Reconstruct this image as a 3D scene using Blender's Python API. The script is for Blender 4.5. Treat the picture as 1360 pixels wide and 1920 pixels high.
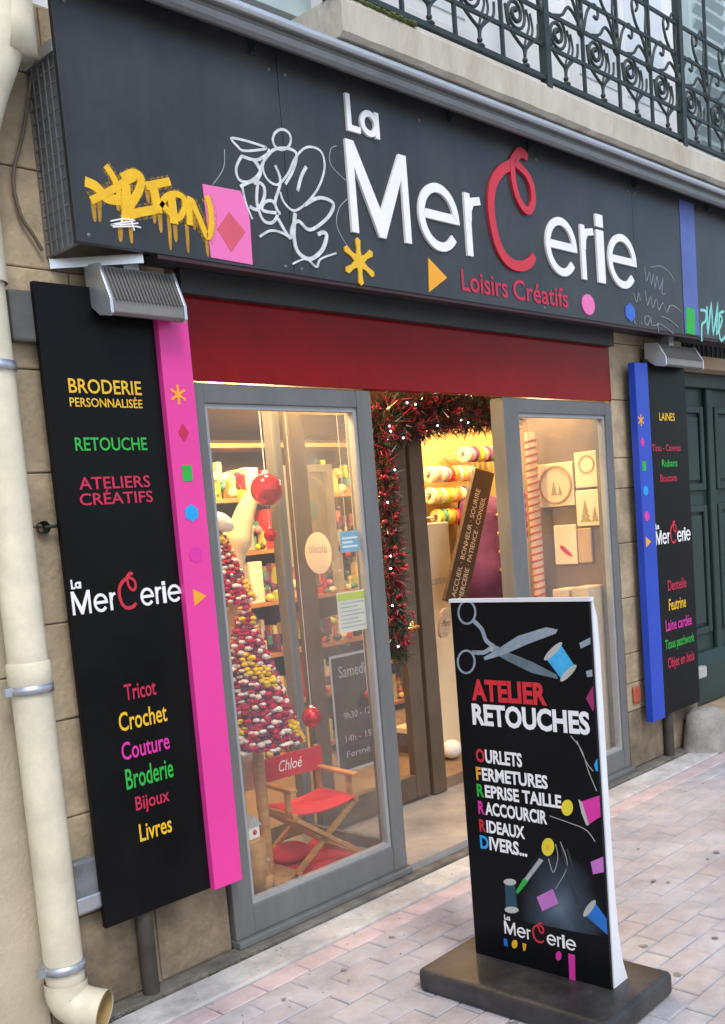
import bpy, bmesh, math, random
from mathutils import Vector, Matrix
from math import radians, sin, cos, pi
random.seed(7)
for o in list(bpy.data.objects): bpy.data.objects.remove(o)
SC = bpy.context.scene
COL = SC.collection

# ------------------------------------------------------------------ camera
F, CX, CY, PW, PH = 1900.0, 682.0, 1181.0, 1360.0, 1920.0
CAM = Vector((0, -3.045, 1.6))
yaw, pitch, roll = radians(45.24), radians(-6.09), radians(-4.73)
fwd = Vector((sin(yaw)*cos(pitch), cos(yaw)*cos(pitch), sin(pitch)))
r0 = Vector((cos(yaw), -sin(yaw), 0)); u0 = r0.cross(fwd)
RIGHT = cos(roll)*r0 + sin(roll)*u0
UP = -sin(roll)*r0 + cos(roll)*u0
cd = bpy.data.cameras.new('camera'); cam = bpy.data.objects.new('camera', cd); COL.objects.link(cam)
m = Matrix((RIGHT, UP, -fwd)).transposed().to_4x4(); m.translation = CAM
cam.matrix_world = m
cd.sensor_fit = 'HORIZONTAL'; cd.sensor_width = 36; cd.lens = F/PW*36
cd.shift_x = -(CX-PW/2)/PW; cd.shift_y = (CY-PH/2)/PW
cd.clip_start = .02; cd.clip_end = 500
SC.camera = cam

# ------------------------------------------------------------------ light
wd = bpy.data.worlds.new('World'); SC.world = wd; wd.use_nodes = True
nt = wd.node_tree
sky = nt.nodes.new('ShaderNodeTexSky'); sky.sky_type = 'NISHITA'; sky.sun_disc = False
SUN_EL, SUN_AZ = radians(52), radians(205)
sky.sun_elevation = SUN_EL; sky.sun_rotation = SUN_AZ
sky.air_density = 1.0; sky.dust_density = 1.7; sky.ozone_density = 1.0
nt.links.new(sky.outputs[0], nt.nodes['Background'].inputs[0])
nt.nodes['Background'].inputs[1].default_value = .13
sl = bpy.data.lights.new('sun', 'SUN'); sl.energy = .85; sl.angle = radians(18); sl.color = (1, .985, .97)
so = bpy.data.objects.new('sun', sl); COL.objects.link(so)
sd = Vector((sin(SUN_AZ)*cos(SUN_EL), cos(SUN_AZ)*cos(SUN_EL), sin(SUN_EL)))
so.rotation_euler = sd.to_track_quat('Z', 'Y').to_euler()
so.location = (0, -6, 9)
SC.view_settings.view_transform = 'Standard'; SC.view_settings.look = 'None'
SC.view_settings.exposure = 0.85; SC.view_settings.gamma = 1; SC.view_settings.use_curve_mapping = False
SC.render.engine = 'CYCLES'

# ------------------------------------------------------------------ photo pixel -> point on a known plane
def ray(x, y): return RIGHT*((x-CX)/F) + UP*(-(y-CY)/F) + fwd
def onz(x, y, z=0): d = ray(x, y); return CAM + d*((z-CAM.z)/d.z)
def ony(x, y, Y): d = ray(x, y); return CAM + d*((Y-CAM.y)/d.y)
def onx(x, y, X): d = ray(x, y); return CAM + d*((X-CAM.x)/d.x)

# ------------------------------------------------------------------ materials
MATS = {}
def mat(name, col, rough=.6, var=.12, scale=8, bump=0, bscale=60, metal=0, spec=.5, col2=None, stretch=None, blotch=0, bls=1.6):
    if name in MATS: return MATS[name]
    M = bpy.data.materials.new(name); M.use_nodes = True; n = M.node_tree.nodes; l = M.node_tree.links
    b = n['Principled BSDF']; b.inputs['Roughness'].default_value = rough; b.inputs['Metallic'].default_value = metal
    b.inputs['Specular IOR Level'].default_value = spec
    tc = n.new('ShaderNodeTexCoord'); mp = n.new('ShaderNodeMapping'); l.new(tc.outputs['Object'], mp.inputs[0])
    if stretch: mp.inputs['Scale'].default_value = stretch
    no = n.new('ShaderNodeTexNoise'); no.inputs['Scale'].default_value = scale; no.inputs['Detail'].default_value = 8; no.inputs['Roughness'].default_value = .65
    l.new(mp.outputs[0], no.inputs[0])
    cr = n.new('ShaderNodeValToRGB'); cr.color_ramp.elements[0].position = .3; cr.color_ramp.elements[1].position = .7
    c = Vector(col)
    a = c*(1-var); z = Vector(col2) if col2 else Vector([min(1, v*(1+var)) for v in c])
    cr.color_ramp.elements[0].color = (*a, 1); cr.color_ramp.elements[1].color = (*z, 1)
    l.new(no.outputs[0], cr.inputs[0]); out = cr.outputs[0]
    if blotch:                                   # large stains and dust that run across neighbouring pieces
        gp = n.new('ShaderNodeNewGeometry'); n3 = n.new('ShaderNodeTexNoise'); n3.inputs['Scale'].default_value = bls; n3.inputs['Detail'].default_value = 9; n3.inputs['Roughness'].default_value = .7
        l.new(gp.outputs['Position'], n3.inputs[0]); r3 = n.new('ShaderNodeMapRange'); r3.inputs[1].default_value = .35; r3.inputs[2].default_value = .68; r3.inputs[3].default_value = 1-blotch; r3.inputs[4].default_value = 1+blotch*.25
        l.new(n3.outputs[0], r3.inputs[0]); mx = n.new('ShaderNodeMix'); mx.data_type = 'RGBA'; mx.blend_type = 'MULTIPLY'; mx.inputs[0].default_value = 1
        l.new(out, mx.inputs[6]); l.new(r3.outputs[0], mx.inputs[7]); out = mx.outputs[2]
    l.new(out, b.inputs['Base Color'])
    rr = n.new('ShaderNodeMapRange'); rr.inputs[3].default_value = max(.02, rough-.08); rr.inputs[4].default_value = min(1, rough+.1)
    l.new(no.outputs[0], rr.inputs[0]); l.new(rr.outputs[0], b.inputs['Roughness'])
    if bump:
        n2 = n.new('ShaderNodeTexNoise'); n2.inputs['Scale'].default_value = bscale; n2.inputs['Detail'].default_value = 6
        l.new(mp.outputs[0], n2.inputs[0])
        bp = n.new('ShaderNodeBump'); bp.inputs['Strength'].default_value = bump; bp.inputs['Distance'].default_value = .01
        l.new(n2.outputs[0], bp.inputs['Height']); l.new(bp.outputs[0], b.inputs['Normal'])
    MATS[name] = M; return M
def emit(name, col, s):
    if name in MATS: return MATS[name]
    M = bpy.data.materials.new(name); M.use_nodes = True; b = M.node_tree.nodes['Principled BSDF']
    b.inputs['Base Color'].default_value = (*col, 1); b.inputs['Emission Color'].default_value = (*col, 1); b.inputs['Emission Strength'].default_value = s
    MATS[name] = M; return M
def glassmat(name, tint=(.97, .98, .97), ior=1.5, clear=1.0):
    M = bpy.data.materials.new(name); M.use_nodes = True; n = M.node_tree.nodes; l = M.node_tree.links
    n.remove(n['Principled BSDF'])
    t = n.new('ShaderNodeBsdfTransparent'); t.inputs[0].default_value = (*tint, 1)
    g = n.new('ShaderNodeBsdfGlossy'); g.inputs['Roughness'].default_value = .02
    fr = n.new('ShaderNodeFresnel'); ge = n.new('ShaderNodeNewGeometry'); mr = n.new('ShaderNodeMapRange')
    mr.inputs[3].default_value = ior; mr.inputs[4].default_value = 1/ior       # same mirror strength from either face of the thin pane
    l.new(ge.outputs['Backfacing'], mr.inputs[0]); l.new(mr.outputs[0], fr.inputs[0])
    mx = n.new('ShaderNodeMixShader'); l.new(fr.outputs[0], mx.inputs[0]); l.new(t.outputs[0], mx.inputs[1]); l.new(g.outputs[0], mx.inputs[2])
    df = n.new('ShaderNodeBsdfDiffuse'); df.inputs[0].default_value = (.7, .7, .68, 1)          # smeared pale film imitating a hazy reflection on the glass
    gp = n.new('ShaderNodeNewGeometry'); mp = n.new('ShaderNodeMapping'); mp.inputs['Scale'].default_value = (1, 1, .5); mp.inputs['Rotation'].default_value = (0, .5, 0); l.new(gp.outputs['Position'], mp.inputs[0])
    nz = n.new('ShaderNodeTexNoise'); nz.inputs['Scale'].default_value = 3.5; nz.inputs['Detail'].default_value = 7; nz.inputs['Distortion'].default_value = 1.2; l.new(mp.outputs[0], nz.inputs[0])
    m2 = n.new('ShaderNodeMapRange'); m2.inputs[1].default_value = .35; m2.inputs[2].default_value = .8; m2.inputs[3].default_value = .01; m2.inputs[4].default_value = .045; l.new(nz.outputs[0], m2.inputs[0])
    mz = n.new('ShaderNodeMixShader'); l.new(m2.outputs[0], mz.inputs[0]); l.new(mx.outputs[0], mz.inputs[1]); l.new(df.outputs[0], mz.inputs[2])
    l.new(mz.outputs[0], n['Material Output'].inputs[0]); MATS[name] = M; return M

GLASS = glassmat('window_glass')
STONE = mat('limestone', (.47, .37, .24), .9, .28, 5, .5, 45, blotch=.4, bls=3)
STONE_D = mat('limestone_dirty', (.27, .205, .135), .92, .4, 4, .5, 40, blotch=.55, bls=3)
MORTAR = mat('mortar', (.36, .285, .19), .95, .3, 20, .4, 80)
STUCCO = mat('stucco', (.5, .425, .31), .9, .14, 3, .3, 60, blotch=.3, bls=1.3)
WHITEWALL = mat('white_render', (.8, .81, .8), .85, .05, 3, .1, 50)
SHUT = mat('pale_shutter', (.42, .52, .52), .6, .08, 4)
ALU = mat('grey_aluminium', (.135, .138, .133), .5, .14, 9, .06, 200, 0, .5, stretch=(1, 1, .3))
ALU_L = mat('bright_aluminium', (.62, .65, .68), .35, .08, 6, .05, 100, .7)
ANTH = mat('anthracite_panel', (.036, .037, .0372), .34, .35, 2.2, .03, 150, 0, .5, stretch=(1.5, 1, .12), blotch=.4, bls=2.5)
BLACK = mat('black_panel', (.005, .0053, .0056), .34, .3, 4, .03, 120, 0, .13)
RED = mat('red_panel', (.21, .005, .0065), .14, .15, 3, .012, 10, 0, .12)
PINK = mat('pink_paint', (.74, .045, .30), .42, .05, 3)
PINKL = mat('pink_vinyl', (.78, .16, .42), .45, .05, 3)
BLUE = mat('blue_paint', (.012, .055, .43), .38, .12, 3)
BLUE_S = mat('faded_blue_vinyl', (.085, .125, .36), .5, .15, 5)
WHITEP = mat('white_letter', (.82, .82, .82), .4, .05, 20)
REDP = mat('red_letter', (.55, .022, .04), .4, .08, 12)
YEL = mat('yellow_print', (.78, .46, .015), .5, .08, 10)
ORA = mat('orange_print', (.82, .36, .02), .5, .06, 10)
GRN = mat('green_print', (.02, .4, .045), .5, .08, 10)
CYA = mat('cyan_print', (.01, .33, .72), .5, .06, 10)
MAG = mat('magenta_print', (.66, .03, .32), .5, .06, 10)
REDT = mat('crimson_print', (.5, .015, .06), .5, .08, 10)
SPRAY_Y = mat('yellow_spray', (.8, .46, .008), .55, .12, 25)
SPRAY_YD = mat('yellow_spray_drip', (.4, .21, .012), .6, .3, 18)
SPRAY_W = mat('white_marker', (.6, .62, .62), .6, .3, 30)
SPRAY_G = mat('grey_scratch', (.3, .33, .33), .6, .3, 30)
SPRAY_T = mat('teal_spray', (.22, .62, .56), .6, .15, 20)
PVC = mat('cream_plastic', (.72, .66, .49), .42, .08, 4, .05, 60, blotch=.22, bls=5)
PVC_IN = mat('pipe_inside', (.4, .27, .11), .6, .3, 8)
ZINC = mat('zinc', (.5, .53, .57), .35, .15, 14, .05, 90, .8)
IRON = mat('wrought_iron', (.022, .034, .031), .5, .35, 20, .15, 120)
DKGREEN = mat('dark_green_paint', (.015, .034, .029), .45, .2, 5, .05, 50)
GUT = mat('concrete_strip', (.54, .53, .5), .85, .2, 6, .3, 50, blotch=.4, bls=4)
DIRT = mat('dirty_joint', (.13, .12, .1), .95, .5, 8, .5, 40)
MOSS = mat('moss', (.1, .12, .03), .95, .4, 30, .8, 60)
RUBBER = mat('black_plastic_base', (.03, .03, .031), .42, .5, 5, .15, 60, col2=(.075, .073, .073), blotch=.45, bls=7)
WOOD = mat('varnished_wood', (.42, .2, .062), .5, .3, 5, .05, 60, stretch=(1, 1, 6))
WOOD_D = mat('dark_wood', (.085, .045, .022), .5, .3, 5, .05, 60)
BROWNF = mat('brown_aluminium', (.1, .072, .05), .4, .2, 6)
CREAM = mat('cream_card', (.75, .63, .43), .7, .08, 6)
CREAMF = mat('cream_fabric', (.74, .58, .37), .9, .12, 14, .4, 140)
WHITEF = mat('white_fleece', (.85, .83, .78), .95, .06, 20, .5, 160)
REDF = mat('red_fabric', (.52, .016, .03), .85, .12, 14, .25, 200)
REDG = mat('red_glass_ball', (.6, .012, .018), .1, .05, 4, 0, 60, .75)
PURP = mat('purple_fabric', (.13, .04, .15), .85, .25, 8, .3, 120)
TAUPE = mat('taupe_wall', (.22, .15, .09), .85, .15, 5, .1, 60)
CEIL = mat('ceiling_paint', (.46, .34, .22), .9, .05, 3)
FLOORI = mat('shop_floor', (.22, .15, .09), .5, .15, 4)
CONC = mat('entry_concrete', (.27, .25, .23), .85, .25, 5, .25, 50)
MINT = mat('mint_print', (.35, .56, .46), .6, .1, 10)
LIME = mat('lime_ribbon', (.5, .55, .03), .6, .1, 10)
GREYT = mat('grey_print', (.36, .37, .38), .6, .15, 14)
STEEL = mat('steel_print', (.26, .32, .37), .5, .3, 16)
FIRG = mat('fir_green', (.02, .05, .026), .7, .4, 30)
FIRR = mat('red_tinsel', (.4, .012, .04), .5, .4, 30)
BULB = emit('fairy_light', (.8, .88, 1), 9)
SPOTE = emit('spot_lens', (1, .86, .62), 14)

# ------------------------------------------------------------------ mesh helpers
class MB:
    def __init__(s): s.v = []; s.f = []; s.m = []; s.mats = []; s.sm = []
    def mi(s, M):
        if M not in s.mats: s.mats.append(M)
        return s.mats.index(M)
    def add(s, vs, fs, M=None, smooth=False):
        k = len(s.v); s.v += [tuple(p) for p in vs]; i = s.mi(M) if M else 0
        for q in fs: s.f.append([k+j for j in q]); s.m.append(i); s.sm.append(smooth)
    def box(s, x0, x1, y0, y1, z0, z1, M=None):
        vs = [(x, y, z) for x in (x0, x1) for y in (y0, y1) for z in (z0, z1)]
        s.add(vs, [(0, 1, 3, 2), (4, 6, 7, 5), (0, 4, 5, 1), (2, 3, 7, 6), (0, 2, 6, 4), (1, 5, 7, 3)], M)
    def bar(s, a, b, w, h, M=None, up=(0, 0, 1)):
        a, b = Vector(a), Vector(b); d = (b-a).normalized(); u = Vector(up)
        x = d.cross(u)
        if x.length < 1e-4: x = d.cross(Vector((0, 1, 0)))
        x.normalize(); u = x.cross(d)
        vs = [p + x*(i*w/2) + u*(j*h/2) for p in (a, b) for i, j in ((-1, -1), (1, -1), (1, 1), (-1, 1))]
        s.add(vs, [(0, 1, 2, 3), (7, 6, 5, 4), (0, 4, 5, 1), (1, 5, 6, 2), (2, 6, 7, 3), (3, 7, 4, 0)], M)
    def tube(s, pts, r, n=8, M=None, caps=True, smooth=True):
        pts = [Vector(p) for p in pts]; R = r if isinstance(r, (list, tuple)) else [r]*len(pts)
        vs = []; fs = []; ref = None
        for i, p in enumerate(pts):
            d = (pts[min(i+1, len(pts)-1)] - pts[max(i-1, 0)]).normalized()
            if ref is None: ref = Vector((0, 0, 1)) if abs(d.z) < .9 else Vector((1, 0, 0))
            x = d.cross(ref); x.normalize(); ref = x.cross(d); y = ref
            vs += [p + x*(R[i]*cos(2*pi*k/n)) + y*(R[i]*sin(2*pi*k/n)) for k in range(n)]
        for i in range(len(pts)-1):
            for k in range(n): fs.append((i*n+k, i*n+(k+1) % n, (i+1)*n+(k+1) % n, (i+1)*n+k))
        s.add(vs, fs, M, smooth)
        if caps: s.add(vs[:n], [tuple(reversed(range(n)))], M); s.add(vs[-n:], [tuple(range(n))], M)
    def lathe(s, prof, c=(0, 0, 0), n=20, M=None, smooth=True, axis='z'):
        vs = []; fs = []
        for r, z in prof:
            for k in range(n):
                a = 2*pi*k/n; p = (r*cos(a), r*sin(a), z)
                if axis == 'x': p = (p[2], p[0], p[1])
                if axis == 'y': p = (p[0], p[2], p[1])
                vs.append((c[0]+p[0], c[1]+p[1], c[2]+p[2]))
        for i in range(len(prof)-1):
            for k in range(n): fs.append((i*n+k, i*n+(k+1) % n, (i+1)*n+(k+1) % n, (i+1)*n+k))
        s.add(vs, fs, M, smooth)
    def ball(s, c, r, n=12, M=None, sq=(1, 1, 1), rings=7):
        vs = []; fs = []
        for i in range(rings+1):
            t = pi*i/rings
            for k in range(n):
                a = 2*pi*k/n; vs.append((c[0]+r*sq[0]*sin(t)*cos(a), c[1]+r*sq[1]*sin(t)*sin(a), c[2]+r*sq[2]*cos(t)))
        for i in range(rings):
            for k in range(n): fs.append((i*n+k, (i+1)*n+k, (i+1)*n+(k+1) % n, i*n+(k+1) % n))
        s.add(vs, fs, M, True)
    def poly(s, p2, d, fn, M=None):           # 2D polygon -> slab from depth 0 to d by fn(u, v, depth)
        n = len(p2); a = [fn(u, v, d) for u, v in p2]; b = [fn(u, v, 0) for u, v in p2]
        s.add(a, [tuple(range(n))], M)
        s.add(a+b, [(i, (i+1) % n, n+(i+1) % n, n+i) for i in range(n)], M)
    def ribbon(s, path, w, d, fn, M=None, closed=False, taper=None):   # stroke of even width in a plane
        P = [Vector(p) for p in path]; n = len(P)
        L = []; R = []
        for i in range(n):
            a = P[(i-1) % n] if (closed or i) else P[i]; b = P[(i+1) % n] if (closed or i < n-1) else P[i]
            d1 = (P[i]-a); d2 = (b-P[i])
            if d1.length < 1e-9: d1 = d2
            if d2.length < 1e-9: d2 = d1
            d1.normalize(); d2.normalize(); t = d1+d2
            if t.length < .2: t = d2
            t.normalize(); nn = Vector((-t.y, t.x)); k = 1/max(.45, nn.dot(Vector((-d1.y, d1.x))))
            ww = w/2*k*(taper[i] if taper else 1)
            L.append(P[i]+nn*ww); R.append(P[i]-nn*ww)
        vs = [fn(p.x, p.y, d) for p in L] + [fn(p.x, p.y, d) for p in R] + [fn(p.x, p.y, 0) for p in L] + [fn(p.x, p.y, 0) for p in R]
        fs = []
        for i in range(n if closed else n-1):
            j = (i+1) % n
            fs += [(i, n+i, n+j, j), (i, j, 2*n+j, 2*n+i), (n+i, 3*n+i, 3*n+j, n+j)]
        if not closed: fs += [(0, 2*n, 3*n, n), (n-1, 2*n-1, 4*n-1, 3*n-1)]
        s.add(vs, fs, M)
    def build(s, name, M=None, parent=None, bevel=0):
        me = bpy.data.meshes.new(name)
        me.from_pydata(s.v, [], s.f)
        for q in (s.mats or [M]): me.materials.append(q)
        if s.mats: me.polygons.foreach_set('material_index', s.m)
        me.polygons.foreach_set('use_smooth', s.sm)
        bm = bmesh.new(); bm.from_mesh(me)
        if bevel:
            bmesh.ops.remove_doubles(bm, verts=bm.verts, dist=1e-6)
        bmesh.ops.recalc_face_normals(bm, faces=bm.faces)
        bm.to_mesh(me); bm.free()
        me.update()
        o = bpy.data.objects.new(name, me); COL.objects.link(o)
        if bevel:
            md = o.modifiers.new('bevel', 'BEVEL'); md.width = bevel; md.segments = 2; md.limit_method = 'ANGLE'; md.angle_limit = radians(40)
        if parent:
            o.parent = parent; o.location = (0, 0, 0)
            o.matrix_parent_inverse = Matrix.Translation(-Vector(WL[parent.name])) if parent.name in WL else Matrix()
        return o
WL = {}
def tag(o, label=None, cat=None, group=None, kind=None):
    if label: o['label'] = label
    if cat: o['category'] = cat
    if group: o['group'] = group
    if kind: o['kind'] = kind
    return o
def thing(name, label, cat, loc=(0, 0, 0), group=None):
    o = bpy.data.objects.new(name, None); COL.objects.link(o); o.location = loc; o.empty_display_size = .05
    WL[o.name] = tuple(loc)
    return tag(o, label, cat, group)
def bx(name, x0, x1, y0, y1, z0, z1, M, parent=None, bevel=0):
    b = MB(); b.box(x0, x1, y0, y1, z0, z1); return b.build(name, M, parent, bevel)
def recentre(o):                                  # origin of a one-mesh thing at its own base
    me = o.data; xs = [v.co for v in me.vertices]
    c = Vector((sum(v.x for v in xs)/len(xs), sum(v.y for v in xs)/len(xs), min(v.z for v in xs)))
    me.transform(Matrix.Translation(-c)); o.location = c; return o
def arc(cx, cy, rx, ry, a0, a1, n=24): return [(cx+rx*cos(radians(a0+(a1-a0)*i/n)), cy+ry*sin(radians(a0+(a1-a0)*i/n))) for i in range(n+1)]
def smooth(pts, k=5):                             # Catmull-Rom through traced points
    P = [Vector(p) for p in pts]; out = []
    for i in range(len(P)-1):
        a, b, c, d = P[max(i-1, 0)], P[i], P[i+1], P[min(i+2, len(P)-1)]
        for j in range(k):
            t = j/k; out.append(.5*((2*b)+(c-a)*t+(2*a-5*b+4*c-d)*t*t+(3*b-a-3*c+d)*t**3))
    return out+[P[-1]]
def facing(Y):                                    # plane parallel to the facade, depth towards the street
    return lambda u, v, d: (u, Y-d, v)
def pxy(pts, Y): return [(p.x, p.z) for p in (ony(a, b, Y) for a, b in pts)]
_tc = {}
def text_mesh(s, off=0.0):
    k = (s, off)
    if k in _tc: return _tc[k]
    cu = bpy.data.curves.new('t', 'FONT'); cu.body = s; cu.offset = off; cu.resolution_u = 3
    o = bpy.data.objects.new('t', cu); COL.objects.link(o)
    me = bpy.data.meshes.new_from_object(o.evaluated_get(bpy.context.evaluated_depsgraph_get()))
    bpy.data.objects.remove(o); bpy.data.curves.remove(cu)
    vs = [(v.co.x, v.co.y) for v in me.vertices]; fs = [tuple(p.vertices) for p in me.polygons]
    bpy.data.meshes.remove(me); _tc[k] = (vs, fs); return vs, fs
def text_into(b, s, u0, u1, v0, v1, fn, d, M, off=0.0, slant=0):
    vs, fs = text_mesh(s, off)
    x0, x1 = min(v[0] for v in vs), max(v[0] for v in vs); y0, y1 = min(v[1] for v in vs), max(v[1] for v in vs)
    b.add([fn(u0+(x-x0)/(x1-x0)*(u1-u0)+slant*(y-y0)/(y1-y0), v0+(y-y0)/(y1-y0)*(v1-v0), d) for x, y in vs], fs, M)
def text_w(s, off=0.0):
    vs, _ = text_mesh(s, off); return max(v[0] for v in vs)-min(v[0] for v in vs)

# ------------------------------------------------------------------ pavement
pv = bx('pavement', -30, 60, -30, 1.2, -.3, -.007, mat('paving_joint', (.36, .335, .34), .95, .3, 10, .4, 60)); tag(pv, kind='structure')
PAV = [mat('paver_%s' % k, c, .88, .1, 9, .35, 90, blotch=.32, bls=2.6) for k, c in (('rose', (.465, .437, .447)), ('grey', (.455, .45, .47)), ('mauve', (.46, .442, .46)), ('pale', (.475, .465, .48)))]
PROSE = mat('paver_pink', (.56, .46, .46), .88, .12, 7, .3, 70, blotch=.25, bls=4)
pm = {}
def paver_mesh(M, L, Wd):
    k = (M.name, L, Wd)
    if k not in pm:
        b = MB(); e = .004
        b.add([(-L/2, -Wd/2, -.012), (L/2, -Wd/2, -.012), (L/2, Wd/2, -.012), (-L/2, Wd/2, -.012),
               (-L/2, -Wd/2, -e), (L/2, -Wd/2, -e), (L/2, Wd/2, -e), (-L/2, Wd/2, -e),
               (-L/2+e, -Wd/2+e, 0), (L/2-e, -Wd/2+e, 0), (L/2-e, Wd/2-e, 0), (-L/2+e, Wd/2-e, 0)],
              [(0, 1, 5, 4), (1, 2, 6, 5), (2, 3, 7, 6), (3, 0, 4, 7), (4, 5, 9, 8), (5, 6, 10, 9), (6, 7, 11, 10), (7, 4, 8, 11), (8, 9, 10, 11)])
        o = b.build('paver', M); pm[k] = o.data; bpy.data.objects.remove(o)
    return pm[k]
stuff = MB(); cnt = 0; PL, PWd = .2, .1
cand = []
for r in range(50):
    yc = -.30 - r*PWd
    for c in range(-2, 52):
        xc = .4 + c*PL + (PL/2 if r % 2 else 0)
        # share of it in view and near: rank by distance to the camera's footprint
        v = Vector((xc, yc, 0))-CAM; dz = v.dot(fwd)
        vis = 0
        if dz > .2:
            px, py = CX+F*v.dot(RIGHT)/dz, CY-F*v.dot(UP)/dz
            vis = -60 < px < 1420 and 1300 < py < 1990
        cand.append((0 if vis else 1, v.length, r, xc, yc))
cand.sort()
rp = random.Random(3)
for i, (nv, dist, r, xc, yc) in enumerate(cand):
    M = PROSE if r == 0 else PAV[rp.choice((0, 0, 1, 1, 2, 2, 3))]
    dz = rp.uniform(-.0025, .0015)
    if i < 300 and nv == 0:
        o = bpy.data.objects.new('paver', paver_mesh(M, PL-.005, PWd-.005)); COL.objects.link(o); o.parent = pv
        o.location = (xc, yc, dz); o.rotation_euler = (rp.uniform(-.012, .012), rp.uniform(-.008, .008), rp.uniform(-.01, .01))
    else:
        L, Wd = (PL-.005)/2, (PWd-.005)/2
        stuff.box(xc-L, xc+L, yc-Wd, yc+Wd, -.013, dz, M)
o = stuff.build('paving_beyond', None, pv); tag(o, kind='stuff')
gm = MB(); rgm = random.Random(12); GUM = mat('trodden_gum', (.2, .19, .19), .8, .3, 30)
for k in range(70):
    x, y, r = rgm.uniform(1.2, 6.5), rgm.uniform(-2.2, -.3), rgm.uniform(.006, .016); N_ = 9; ph = rgm.random()*6
    gm.add([(x+r*(1+.25*sin(3*a+ph))*cos(a), y+r*(1+.25*sin(2*a+ph))*sin(a), .0032) for a in [2*pi*q/N_ for q in range(N_)]], [tuple(range(N_))], GUM)
for k in range(240):                              # grit and crumbs, thickest by the wall
    x = rgm.uniform(1.0, 6.3); y = -.03-abs(rgm.gauss(0, .22)); gm.ball((x, y, .004), rgm.uniform(.0015, .0045), 5, GUM if k % 3 else GUT, (1, 1, .6), 3)
tag(gm.build('gum_and_grit', None, pv), kind='stuff')
gs = bx('gutter_strip', -8, 14, -.235, -.075, -.03, .004, GUT, None, .008); tag(gs, kind='structure')
ds = bx('facade_footing', -8, 14, -.071, .02, -.03, .016, DIRT, None, .006); tag(ds, kind='structure')
# a little moss and grit along the footing
b = MB(); rg = random.Random(5)
for k in range(260):
    x = 1.4+rg.random()**1.2*1.0; y = rg.uniform(-.085, -.0); s = rg.uniform(.003, .008)
    b.ball((x, y, .012), s, 5, MOSS if rg.random() < .35 else DIRT, (1.6, 1, .5), 3)
tag(b.build('moss_and_grit'), 'moss and grit along the foot of the limestone wall', 'moss', kind='stuff')

# ------------------------------------------------------------------ stone building
SX0, SX1 = 2.228, 5.205          # shopfront opening
PX1 = 6.1                        # right pilaster edge
bd = thing('stone_building', 'old limestone building holding the shopfront and the balcony above it', 'building', (0, .3, 0))
b = MB()
b.box(-6, SX0-.004, .012, .4, -.05, 3.33); b.box(SX1+.004, PX1-.01, .012, .4, -.05, 3.33)
b.box(SX0-.004, SX1+.004, .03, .4, 2.62, 3.33); b.box(PX1-.01, 7.7, .03, .4, 2.72, 3.33); b.box(7.7, 14, .012, .4, -.05, 3.33)
b.build('wall', MORTAR, bd)
b = MB(); b.box(-6, 14, .02, .4, 3.331, 8.5); b.build('upper_wall', WHITEWALL, bd)
rs = random.Random(11)
def course(x0, x1, z0, z1, Ms=(STONE,), y=0.0, bl=(.45, .75)):
    x = x0
    while x < x1-.02:
        L = rs.uniform(*bl); xe = x+L
        if x1-xe < .2: xe = x1
        b = MB(); dy = rs.uniform(-.004, .003); g = .002
        b.box(x+g, xe-g, y+dy, .03, z0+g, z1-g); b.build('stone_block', rs.choice(Ms), bd, .005)
        x = xe
zj = [.02, .36, .527, .703, 1.031, 1.35, 1.666, 1.841, 2.17, 2.49, 2.8, 3.1, 3.325]
course(-6, 1.47, .02, 1.2, (STUCCO,), bl=(3, 4)); course(-6, 1.47, 1.2, 3.325, (STUCCO,), bl=(3, 4))
for i in range(len(zj)-1):
    course(1.47, SX0-.006, zj[i], zj[i+1], (STONE_D if i < 1 else STONE, STONE), bl=(.3, .5))
    course(SX1+.006, PX1-.012, zj[i], zj[i+1], (STONE_D if i < 1 else STONE,), bl=(.35, .5))
course(SX0, SX1, 2.63, 2.96, bl=(.5, .7)); course(SX0, SX1, 2.96, 3.325, bl=(.5, .7)); course(PX1, 8.2, 2.74, 3.325)
# balcony slab
BY = -.33
sb = MB()
xs = 2.89
prof = [(BY+.02, 3.398), (BY, 3.412), (BY, 3.522), (BY+.01, 3.54), (.0, 3.548), (.0, 3.398)]
rb = random.Random(4); N = 60; rows = []
for i in range(N+1):
    x = xs+(7.6-xs)*i/N; j = [(y+(rb.uniform(-.0022, .0022) if y < -.1 else 0), z+(rb.uniform(-.0025, .0025) if y < -.1 else 0)) for y, z in prof]
    rows.append([(x, y, z) for y, z in j])
n = len(prof)
sb.add([p for q in rows for p in q], [(i*n+k, i*n+(k+1) % n, (i+1)*n+(k+1) % n, (i+1)*n+k) for i in range(N) for k in range(n)]+[tuple(range(n)), tuple(N*n+k for k in reversed(range(n)))])
SLAB = mat('balcony_stone', (.5, .44, .33), .9, .2, 3, .5, 40, col2=(.58, .55, .47), stretch=(1.6, 1, .5))
sb.build('balcony_slab', SLAB, bd)
b = MB()
for k in range(500):
    x = xs+.0+rb.random()*.42; y = BY+rb.uniform(.0, .12); b.ball((x, y, 3.543+rb.uniform(0, .006)), rb.uniform(.006, .016), 5, MOSS, (1.4, 1, .6), 3)
tag(b.build('moss_cushion', None, bd), kind='stuff')
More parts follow.
